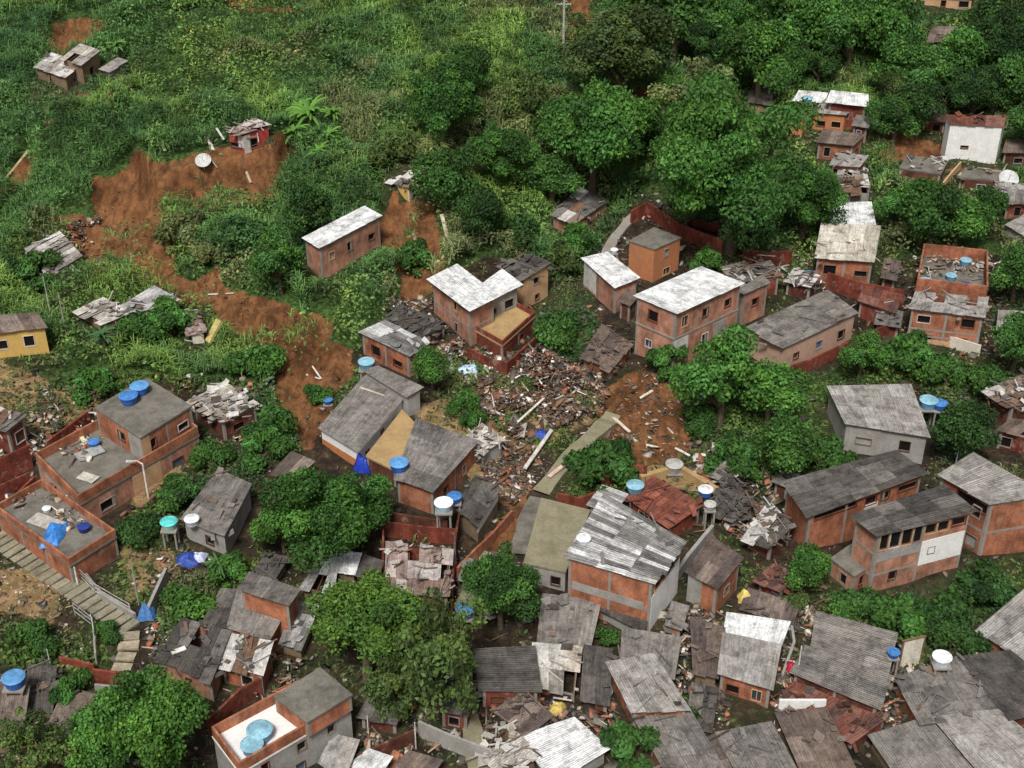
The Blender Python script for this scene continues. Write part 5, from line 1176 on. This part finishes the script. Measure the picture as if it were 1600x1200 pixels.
TCOL = {'bright': (.064,.165,.033), 'mid': (.058,.158,.034), 'dark': (.034,.088,.024), 'olive': (.074,.126,.038), 'yellow': (.078,.165,.032), 'deep': (.048,.126,.030), 'pale': (.13,.17,.07), 'blue': (.045,.115,.04)}
TRI = 0; TREEXY = []
def tree(proto, px, py, rp, col, label, cat='tree', group=None, sz=1.0, name=None):
    """px,py = middle of the crown in the photo, rp = its half width in photo pixels"""
    global TRI
    me, tm, zc = PROTO[proto]; h = 3.0
    for _ in range(3):
        g = P(px, py, h); Rr = rp/PXS(g+np.array([0, 0, h]))*1.0; h = Rr*zc*sz
    TRI += 1; rg = random.Random(TRI*13)
    bush = proto.startswith('bush')
    nm = name or ('bush' if bush else 'tree'); root = empty(nm, (g[0], g[1], float(TH(g[0], g[1])))); root.rotation_euler = (0, 0, rg.uniform(0, 6.28)); s = Rr/.98
    e1 = rg.uniform(.90, 1.2); root.scale = (s*e1, s*rg.uniform(.82, 1.05), s*sz*rg.uniform(.92, 1.2)); root.rotation_euler = (rg.uniform(-.12, .12), rg.uniform(-.12, .12), rg.uniform(0, 6.28)); tag(root, label, cat, group); cc = TCOL[col]; k = rg.uniform(.88, 1.12)
    for part, m_ in (('crown', me), ('stems' if bush else 'trunk', tm)):
        o = bpy.data.objects.new(part, m_); C.objects.link(o); o.parent = root; o.color = (cc[0]*k, cc[1]*k, cc[2]*k, 1)
    TREEXY.append((g[0], g[1], Rr*.6)); return root
T = tree
for a in [
 ('giant',1152,274,130,'mid','giant broad bright green tree crown right of centre in the upper half'),
 ('big0',1255,318,62,'mid','dark green tree joined to the right side of the giant broad tree'),
 ('mid0',1075,310,50,'deep','dark tree at the left foot of the giant broad tree'),
 ('mid2',1180,345,62,'dark','shadowy tree in front of the giant broad tree above the red brick wall'),
 ('mid2',1285,285,26,'mid','small green tree between the giant broad tree and the pale scrap roof'),
 ('big0',703,170,70,'mid','tall bright topped tree left of the upper centre'),
 ('mid1',700,272,54,'deep','lower tree in front of the tall bright topped one'),
 ('big0',780,240,58,'mid','round green tree right of the tall bright topped one'),
 ('mid1',752,330,44,'dark','dark narrow tree below the round green one left of centre top'),
 ('big1',928,212,84,'mid','large green tree left of the bare reddish path at the top'),
 ('mid0',865,275,46,'deep','dark green tree at the lower left of the large tree by the reddish path'),
 ('big0',975,85,86,'olive','big olive green tree right of the utility pole at the top'),
 ('mid0',835,150,50,'olive','dull green tree left of the large tree by the reddish path'),
 ('mid1',1192,90,58,'bright','light green rounded tree before the hut with the dark cone roof'),
 ('mid1',738,120,44,'deep','dark tree right behind the tall bright topped one'),
 ('mid0',862,205,46,'deep','deep green tree squeezed left of the large tree by the reddish path'),
 ('mid1',1020,215,40,'dark','dark tree between the reddish path and the giant broad tree'),
 ('loose',1085,165,55,'pale','thin pale grey green tree above the giant broad tree'),
 ('mid0',1035,150,32,'bright','small yellow green tree right of the bare reddish path'),
 ('mid0',470,330,48,'dark','dark tree left of the dazzling white roof'),
 ('mid2',435,415,48,'deep','bushy green tree below the dark one left of the dazzling white roof'),
 ('big0',500,808,90,'mid','round dense green tree in the left centre below the smooth grey roof'),
 ('mid2',570,800,52,'deep','darker green tree joined to the right of the round dense one'),
 ('mid0',440,820,44,'bright','yellow green tree at the left side of the round dense one'),
 ('mid0',675,578,36,'mid','small round dark green tree beside the rubble below the striped tin shack'),
 ('big0',782,922,66,'deep','dark round tree by the lane in the lower middle'),
 ('big1',568,985,92,'yellow','large yellow green tree at the bottom left of centre'),
 ('loose',680,1035,92,'olive','large thin olive tree right of the yellow green one'),
 ('loose',620,1075,60,'olive','thin olive branches tree below the large yellow green one'),
 ('big1',238,1128,92,'bright','large bright green leafy tree in the bottom left'),
 ('mid2',150,1185,60,'mid','green bushy tree left of the large bright bottom left one'),
 ('loose',50,1175,62,'olive','grey green thin tree in the bottom left corner'),
 ('mid0',1235,690,66,'deep','dark tree at the lower right of the big bush in the right centre'),
 ('mid2',1130,600,80,'mid','big bushy tree below the large salmon brick house'),
 ('mid0',1205,610,55,'mid','green tree between the big bushy one and the grey plastered house'),
 ('mid1',1508,668,50,'dark','very dark tree right of the grey plastered house'),
 ('mid0',1256,885,42,'mid','round green tree left of the three level gallery house'),
 ('mid1',1445,330,48,'deep','green tree in the gully below the blank white wall'),
 ('mid0',1498,345,46,'mid','round green tree right of the one in the gully'),
 ('mid2',1405,325,40,'mid','bushy tree right of the cream roofed house'),
 ('mid0',1545,325,38,'dark','dark small tree near the dish at the upper right'),
 ('mid0',1592,425,46,'deep','green tree at the right edge above the terrace house'),
 ('mid1',1590,540,38,'mid','green tree at the right edge below the terrace house'),
 ('mid2',1345,560,38,'mid','low green tree right of the long salmon walled house'),
 ('mid1',1402,190,36,'deep','green tree right of the salmon pink house in the upper right'),
 ('mid1',1410,100,44,'mid','tall green tree behind the salmon pink house in the upper right'),
]: T(*a)
GW = 'trees of the thick wood at the upper right'
for px, py, r, c, l in [
 (1055,30,66,'deep','dark tree of the upper wood directly right of the big olive tree'),(1130,28,60,'mid','mid green tree at the top edge above the light green rounded tree'),
 (1200,18,56,'deep','deep green tree of the wood touching the top edge above the rounded light tree'),(1265,40,60,'mid','mid green tree of the wood up and right of the light rounded tree'),
 (1330,62,56,'deep','deep green tree of the wood above the salmon pink house'),(1350,12,52,'bright','bright tree at the top edge left of the pink walled house'),
 (1285,100,38,'dark','dark tree just above the pale tank of the salmon pink house'),(1400,48,50,'mid','mid green tree between the top edge house and the salmon pink one'),
 (1452,122,54,'deep','deep green tree up and left of the blank white wall'),(1500,100,50,'mid','mid green tree above the blank white wall'),
 (1560,78,56,'dark','dark tree of the wood below the top right corner'),(1600,30,52,'olive','olive tree in the top right corner'),
 (1592,135,54,'deep','deep green tree at the right edge above the brown roofed shack'),(1520,152,42,'dark','dark low tree right behind the blank white wall house'),
 (1545,20,46,'dark','dark tree right of the pink walled house at the top'),(1480,95,34,'dark','small dark tree below the hut with the old grey roof'),
 (1440,160,42,'dark','dark tree left of the rust roof of the blank white wall house'),(1415,80,36,'bright','small bright tree left of the hut with the old grey roof'),
 (1235,-12,52,'mid','tree cut by the top edge above the middle of the wood'),(1110,78,44,'dark','dark tree left of the light green rounded tree'),
 (1010,0,54,'mid','mid green tree at the top edge right of the orange soil strip'),(1640,200,50,'deep','tree beyond the right edge by the brown roofed shack'),
 (1400,140,32,'olive','olive tree right behind the red brick house of the upper right'),(1232,100,40,'deep','deep green tree squeezed right of the light rounded one')]:
    T(random.Random(px).choice(['mid0', 'mid1', 'mid2', 'big0', 'big1']), px, py, r, c, l, 'tree', GW)
for a in [
 ('bush0',880,520,46,'deep','dark bush below the tan house in the centre'),
 ('bush1',935,725,52,'deep','dense bush left of the silver corrugated shed'),
 ('bush1',1105,408,26,'bright','bright green shrub behind the large salmon brick house'),
 ('bush1',640,400,34,'deep','bush on the red bank below the broken posts'),
 ('bush0',400,560,44,'mid','bush beside the mud flow above the blue lidded tank'),
 ('bush1',265,495,42,'mid','green bush hiding the long wavy grey roof'),
 ('bush0',215,520,40,'deep','dark bush in front of the crumpled shack'),
 ('bush0',415,660,46,'deep','bush right of the collapsed house'),
 ('bush1',415,700,38,'mid','lower bush right of the collapsed house near the narrow grey roof'),
 ('bush0',330,715,38,'deep','bush on the slope right of the big left brick house'),
 ('bush1',280,770,38,'deep','bush above the turquoise lidded tank'),
 ('bush0',225,830,40,'dark','dark bush left of the turquoise lidded tank'),
 ('bush0',300,935,44,'bright','bright green bush right of the blue cloth bundle'),
 ('bush1',355,890,34,'mid','grassy bush below the narrow weathered grey roof'),
 ('bush0',45,1000,44,'deep','bush on the slope at the left edge under the tan soil'),
 ('bush0',160,990,24,'deep','bush between the stepping slabs and the dark red soil'),
 ('bush1',118,1080,36,'mid','bush left of the short red brick wall'),
 ('bush0',1060,1120,30,'dark','dark bush in the alley at the bottom right of centre'),
 ('bush1',985,1165,48,'deep','green bush filling the gap left of the snaking roof'),
 ('bush0',950,990,26,'deep','small bush between the streaked roof and the mid grey one'),
 ('bush0',1340,950,44,'deep','green bush at the foot of the gallery house'),
 ('bush1',1400,960,48,'mid','bright shrub on the bank behind the plain two tone roof'),
 ('bush0',1465,955,52,'dark','dark shrub on the bank at the lower right'),
 ('bush1',1540,915,52,'dark','dark shrub below the two storey brick house at the right edge'),
 ('bush0',1495,1000,44,'dark','shadowy shrub above the white disc tank'),
 ('bush1',1415,555,40,'mid','shrub below the terrace house at the right'),
 ('bush0',1480,585,42,'deep','dark shrub above the light blue tank at the right'),
 ('bush0',1550,600,40,'deep','shrub uphill of the cluttered grey shack'),
 ('bush1',1045,562,34,'mid','bush below the corner of the large salmon brick house'),
 ('bush0',1085,655,36,'deep','bush at the right edge of the red earth patch'),
 ('bush1',1150,720,44,'deep','bush at the bottom of the big bushy tree'),
 ('bush0',1290,715,46,'deep','dark bush left of the very long dark grey roof'),
 ('bush1',905,375,32,'mid','bush below the small house with the mossy roof'),
 ('bush1',880,410,30,'olive','olive bush left of the middle white roofed house'),
 ('bush0',800,365,44,'dark','dark bush uphill of the tan house'),
 ('bush0',830,600,24,'olive','olive weeds sprouting on top of the rubble field'),
 ('bush0',720,625,28,'mid','green weeds at the left edge of the rubble field'),
 ('bush1',740,660,24,'mid','small bush above the damaged pale shack'),
 ('bush0',800,660,20,'mid','small weeds within the lower rubble'),
 ('bush0',380,360,44,'blue','bluish bush below the scarp'),
 ('bush1',280,370,42,'pale','pale green shrub island in the landslide'),
 ('bush0',330,395,36,'pale','second pale shrub on the lower side of the landslide island'),
 ('bush0',1240,935,26,'olive','weeds above the gap right of the narrow pale roof'),
 ('bush0',600,230,44,'olive','olive bush left of the tall bright topped tree'),
 ('bush1',60,420,40,'deep','bush at the left edge below the slumped shack'),
 ('bush1',150,600,38,'mid','bush uphill of the big left brick house'),
 ('bush0',500,610,26,'mid','small bush beside the blue barrel in the grass'),
]: T(*a[:6], cat='bush')
# banana plants with long arching blades
def banana_mesh(seed, n=26, L=1.7):
    rg = random.Random(seed); V = []; F_ = []; col = []
    for k in range(n):
        a = 6.28*k/n+rg.uniform(-.2, .2); up = rg.uniform(.5, 1.5); ln = L*rg.uniform(.55, 1.2); S = 7; w0 = .13*rg.uniform(.8, 1.2); f = rg.uniform(.7, 1.3); px_ = 0; pz = 1.5; an = up
        pts = []
        for s in range(S+1):
            pts.append((px_, pz)); px_ += math.cos(an)*ln/S; pz += math.sin(an)*ln/S; an -= .24
        b = len(V)
        for s, (x, z) in enumerate(pts):
            t_ = s/S; w_ = w0*math.sin(math.pi*min(.12+.86*t_, 1))**.6; dx, dy = math.cos(a), math.sin(a)
            for sd_, dz in ((-1, -.10), (0, 0), (1, -.10)): V.append((x*dx-dy*w_*sd_, x*dy+dx*w_*sd_, z+dz*abs(sd_)))
        for s in range(S):
            for c_ in (0, 1): i0 = b+s*3+c_; F_.append((i0, i0+1, i0+4, i0+3)); col.append((f, f*1.05, f))
    return arr_mesh('blades', np.array(V), np.array(F_), np.array(col), 'leaf')
BM = [banana_mesh(s) for s in (1, 2, 3)]
tb = MB(); tb.tube([(0, 0, -.3), (0, 0, 1.0), (.03, 0, 1.7)], [.16, .13, .08], 8); o_ = tb.build('stem', 'bark'); BT = o_.data; bpy.data.objects.remove(o_)
def banana(px, py, s, label, col=(.13, .27, .05), group=None):
    g = P(px, py); e = tag(empty('banana_plant', g), label, 'banana plant', group); s *= 1.3; e.scale = (s, s, s); e.rotation_euler = (0, 0, random.uniform(0, 6))
    for nm, m_ in (('foliage', random.choice(BM)), ('stem', BT)):
        o = bpy.data.objects.new(nm, m_); C.objects.link(o); o.parent = e; o.color = (*col, 1)
gb = 'banana clump right of the wrecked red house'
for x, y, s, l in [(485,215,1.4,'tallest banana plant of the clump right of the wrecked red house'),(462,235,1.0,'banana plant at the left of the clump right of the wrecked house'),(515,240,1.0,'banana plant at the right of the clump right of the wrecked house'),(500,262,.9,'lowest banana plant of the clump right of the wrecked house'),(472,192,.9,'banana plant at the back of the clump right of the wrecked house'),(522,200,.85,'rear right banana plant of the clump beside the wrecked house')]: banana(x, y, s, l, group=gb)
banana(186,92,.8,'banana plant right of the lone shack at the top left',(.12,.24,.06))
banana(165,548,.8,'dark banana plant in front of the crumpled brown and white roof',(.06,.14,.05)); banana(345,905,.7,'banana plant below the narrow weathered grey roof',(.08,.18,.05))
print('TREES', len(TREEXY))
# ---------------- ground cover ----------------
UP = WP([(-400,640),(60,600),(150,580),(260,590),(400,600),(430,660),(480,640),(540,560),(640,480),(700,450),(760,400),(900,420),(960,380),(1000,300),(1060,340),(1280,400),(1390,440),(1430,400),(1560,400),(1560,430),(1700,440),(1900,440),(1900,-2),(1500,-2),(-500,-2)])
xs_, ys_ = UP[:, 0], UP[:, 1]
def wpoly(l): return WP(l)
PATCH = [wpoly(p) for p in [
 [(400,560),(450,600),(470,700),(390,740),(330,760),(290,800),(250,880),(180,870),(230,790),(330,690)],
 [(450,600),(540,580),(560,610),(500,660),(470,640)], [(420,440),(560,400),(640,390),(650,470),(560,540),(540,520),(450,470)],
 [(700,560),(750,620),(740,700),(690,650)], [(830,450),(930,440),(930,560),(850,560)],
 [(870,700),(960,690),(1050,720),(960,745),(930,790),(860,790)], [(1030,560),(1200,530),(1330,620),(1340,720),(1200,770),(1060,710)],
 [(1230,600),(1420,520),(1560,560),(1560,650),(1460,680),(1440,590),(1290,600)], [(1280,880),(1340,930),(1460,900),(1640,840),(1640,960),(1530,980),(1500,1030),(1400,1000),(1280,970)],
 [(0,960),(90,990),(150,960),(210,990),(190,1050),(90,1060),(0,1040)], [(240,930),(320,890),(420,870),(420,910),(330,930),(300,1000),(250,1010)],
 [(200,860),(240,860),(250,940),(180,940),(150,900)], [(60,1080),(160,1080),(100,1120),(60,1110)], [(930,1120),(960,1120),(1040,1200),(960,1200)],
 [(1100,380),(1140,380),(1130,420),(1080,415)], [(400,1090),(330,1080),(330,1060),(420,1070)], [(600,1040),(750,1040),(740,1150),(620,1150)], [(0,590),(150,560),(150,620),(0,680)],
 [(180,740),(330,700),(330,720),(200,790)], [(0,860),(110,930),(180,1000),(150,1000),(60,930),(0,890)], [(1340,530),(1430,520),(1440,580),(1340,590)], [(0,1150),(200,1160),(300,1200),(0,1210)]]]
gx, gy = GX, GY
green = np.zeros(GX.shape)
ii = core.nonzero(); X_, Y_ = GX[ii], GY[ii]; wv_ = (fbm(X_, Y_, 4, 12)-.5)*2.5
gv = smooth(-1, 1, sdist(UP, X_, Y_)+wv_)
for p in PATCH: gv = np.maximum(gv, smooth(-.9, .9, sdist(p, X_, Y_)+wv_*.6))
vil = (fbm(X_, Y_, 5, 61, 4)-.5); gv = np.maximum(gv, .55*smooth(.03, .10, vil)*(Y_ > 60)); gv = np.maximum(gv, .06)
green[ii] = gv
green[~core & (GY > 120)] = 1
GREEN = green
GRG = green[iy0:iy0+380, ix0:ix0+421]; TANG = tan[iy0:iy0+380, ix0:ix0+421]
# ground under the houses stays clear
HC = np.ones(SUB.shape)     # plants stay low beside the houses
for f in FOOT:
    lo = f.min(0)-4.5; hi = f.max(0)+4.5; i0 = max(int((lo[0]-x0)/.5), 0); i1 = min(int((hi[0]-x0)/.5)+2, SUB.shape[1]); j0 = max(int((lo[1]-y0)/.5), 0); j1 = min(int((hi[1]-y0)/.5)+2, SUB.shape[0])
    if i1 <= i0 or j1 <= j0: continue
    jj, iq = np.mgrid[j0:j1, i0:i1]; X2 = iq*.5+x0; Y2 = jj*.5+y0; d_ = -sdist(f, X2, Y2); d2_ = -sdist(f, X2, Y2+1.6)
    HC[j0:j1, i0:i1] = np.minimum(HC[j0:j1, i0:i1], smooth(-.1, 2.6, np.minimum(d_, d2_)))
GREEN = smooth(.30, .95, GREEN+(fbm(GX, GY, 1.6, 91, 3)-.5)*.5)
GREEN[iy0:iy0+380, ix0:ix0+421] *= .30+.70*HC
def clear_mask(x, y): return clear_of(x, y, 1.05) & (rg.random(len(x)) < .25+samp(HC, x, y)*1.5)
rg = np.random.default_rng(11)
def scatter(n, y0_=62, y1_=222):
    y = rg.uniform(y0_, y1_, n); hw = (y*cp+60*sp)*.36*1.08+5; x = rg.uniform(-1, 1, n)*hw.max(); k = np.abs(x) < hw; x, y = x[k], y[k]
    g = samp(GRG, x, y)*(1-np.clip(samp(SOILG, x, y)*1.35, 0, .995-.16*smooth(.58, .64, fbm(x, y, 3, 71, 4))))*(1-.55*samp(TANG, x, y))
    k = (rg.random(len(x)) < g*1.02) & clear_mask(x, y)
    return x[k], y[k], g[k]
# low bushes: rounded domes merged into the cover
dz_ = np.zeros(SUB.shape); dt_ = np.ones(SUB.shape); rd = np.random.default_rng(77)
for _ in range(1700):
    y_ = rd.uniform(118, 222); x_ = rd.uniform(-88, 88)
    if not inside(UP, [x_], [y_])[0]: continue
    r_ = rd.uniform(.9, 2.7); h_ = r_*rd.uniform(.55, 1.05); tn_ = rd.uniform(.55, 1.5); i0 = int((x_-r_-x0)/.5); i1 = int((x_+r_-x0)/.5)+2; j0 = int((y_-r_-y0)/.5); j1 = int((y_+r_-y0)/.5)+2
    i0, j0 = max(i0, 0), max(j0, 0); i1, j1 = min(i1, SUB.shape[1]), min(j1, SUB.shape[0])
    jj, iq = np.mgrid[j0:j1, i0:i1]; d2 = ((iq*.5+x0-x_)**2+(jj*.5+y0-y_)**2)/r_**2; hh = h_*np.sqrt(np.clip(1-d2, 0, 1)); w_ = hh > dz_[j0:j1, i0:i1]
    dz_[j0:j1, i0:i1][w_] = hh[w_]; dt_[j0:j1, i0:i1][w_] = tn_
def lump(x, y, up):
    return (lump0(x, y, up)+samp(dz_, x, y))*(.08+.92*samp(HC, x, y))
def lump0(x, y, up):
    a = fbm(x, y, 3.4, 21, 3); b = fbm(x, y, 11, 22, 3)
    return (.12+np.clip(a-.34, 0, 1)*(1.6+3.4*up)+np.clip(b-.42, 0, 1)*5.0*up)
def tone(x, y):
    t_ = fbm(x, y, 15, 31, 4); u_ = fbm(x, y, 3.5, 33, 3); cA = np.array([.080, .168, .050]); cB = np.array([.150, .245, .058]); cC = np.array([.042, .105, .042]); cD = np.array([.18, .19, .085])
    f1 = smooth(.44, .62, t_)[:, None]; f2 = smooth(.50, .66, u_)[:, None]; f3 = smooth(.60, .70, fbm(x, y, 9, 37, 4))[:, None]
    c = cA*(1-f1)+cB*f1; c = c*(1-f2*.6)+cC*f2*.6; c = c*(1-f3*.7)+cD*f3*.7; return c
# broad leaved undergrowth
x, y, g = scatter(680000); up = inside(UP, x, y).astype(float); h = lump(x, y, up); n = len(x)
frac = 1-.45*rg.random(n)**1.5; z = TH(x, y)+h*frac*.9+.03
e_ = .35; nx = -(lump(x+e_, y, up)-h)/e_; ny = -(lump(x, y+e_, up)-h)/e_; nr = np.stack([nx*.6, ny*.6, np.ones(n)], 1)
V, F_ = leaves(np.stack([x, y, z], 1), nr, .21*(.5+.95*rg.random(n)), rg, .5, .65)
vilf = np.where(up > 0, 1.0, .72)[:, None]; cl = vilf*tone(x, y)*samp(dt_, x, y)[:, None]*(.45+1.1*rg.random(n))[:, None]*(.62+.75*fbm(x, y, 1.3, 41, 2))[:, None]
ub = rg.random(n); ub2 = (ub < .03)[:, None]; cl = np.where(ub2, cl*np.array([2.0, 1.3, .9]), cl)
o = bpy.data.objects.new('undergrowth', arr_mesh('undergrowth', V, F_, cl, 'leaf')); C.objects.link(o); tag(o, 'leafy green undergrowth of weeds and creepers covering the slopes', 'undergrowth', kind='stuff')
# tall grass: arching blades in tufts
x, y, g = scatter(90000); k = fbm(x, y, 13, 51, 3)+.10*(x < 15) > .50; x, y = x[k], y[k]; nt_ = len(x); bl = 5
x = np.repeat(x, bl)+rg.normal(0, .14, nt_*bl); y = np.repeat(y, bl)+rg.normal(0, .14, nt_*bl); n = len(x); up = inside(UP, x, y).astype(float); h0 = lump(x, y, up)*.75
L_ = (.6+.8*rg.random(n))*np.where(up > 0, 1.2, .6)*(.3+.7*samp(HC, x, y)); a = rg.random(n)*6.283+0; dx, dy = np.cos(a), np.sin(a); wd = .042*(.7+.6*rg.random(n)); z0_ = TH(x, y)+h0*.9
p0 = np.stack([x, y, z0_-.1], 1); p1 = p0+np.stack([dx*.28*L_, dy*.28*L_, L_*.62], 1); p2 = p0+np.stack([dx*.85*L_, dy*.85*L_, L_*.60], 1); sdv = np.stack([-dy*wd, dx*wd, 0*wd], 1)
V = np.stack([p0-sdv*.6, p0+sdv*.6, p1-sdv, p1+sdv, p2-sdv*.15, p2+sdv*.15], 1).reshape(-1, 3); b0 = np.arange(n)*6
F_ = np.concatenate([np.stack([b0, b0+1, b0+3, b0+2], 1), np.stack([b0+2, b0+3, b0+5, b0+4], 1)])
cl = tone(x, y)*samp(dt_, x, y)[:, None]*np.where(up > 0, 1.0, .6)[:, None]*np.array([1.35, 1.35, 1.3])*(.65+.7*rg.random(n))[:, None]; cl = np.concatenate([cl, cl])
o = bpy.data.objects.new('tall_grass', arr_mesh('tall_grass', V, F_, cl, 'leaf')); C.objects.link(o); tag(o, 'tall arching wild grass in tufts across the hillside', 'grass', kind='stuff')
# ground mesh
def build_ground(green):
    ny, nx = GX.shape
    V = np.stack([GX, GY, GZ], -1).reshape(-1, 3)
    j, i = np.mgrid[0:ny-1, 0:nx-1]; a = (j*nx+i).ravel()
    me = arr_mesh('hillside', V, np.stack([a, a+1, a+1+nx, a+nx], 1), None, 'ground', True)
    for n_, arr in (('soil', soil), ('tan', tan), ('green', green)):
        at = me.attributes.new(n_, 'FLOAT', 'POINT'); at.data.foreach_set('value', arr.astype(np.float32).ravel())
    o = bpy.data.objects.new('hillside', me); C.objects.link(o); o['kind'] = 'structure'; o['label'] = 'steep hillside with red soil and vegetation'
    return o
build_ground(GREEN)
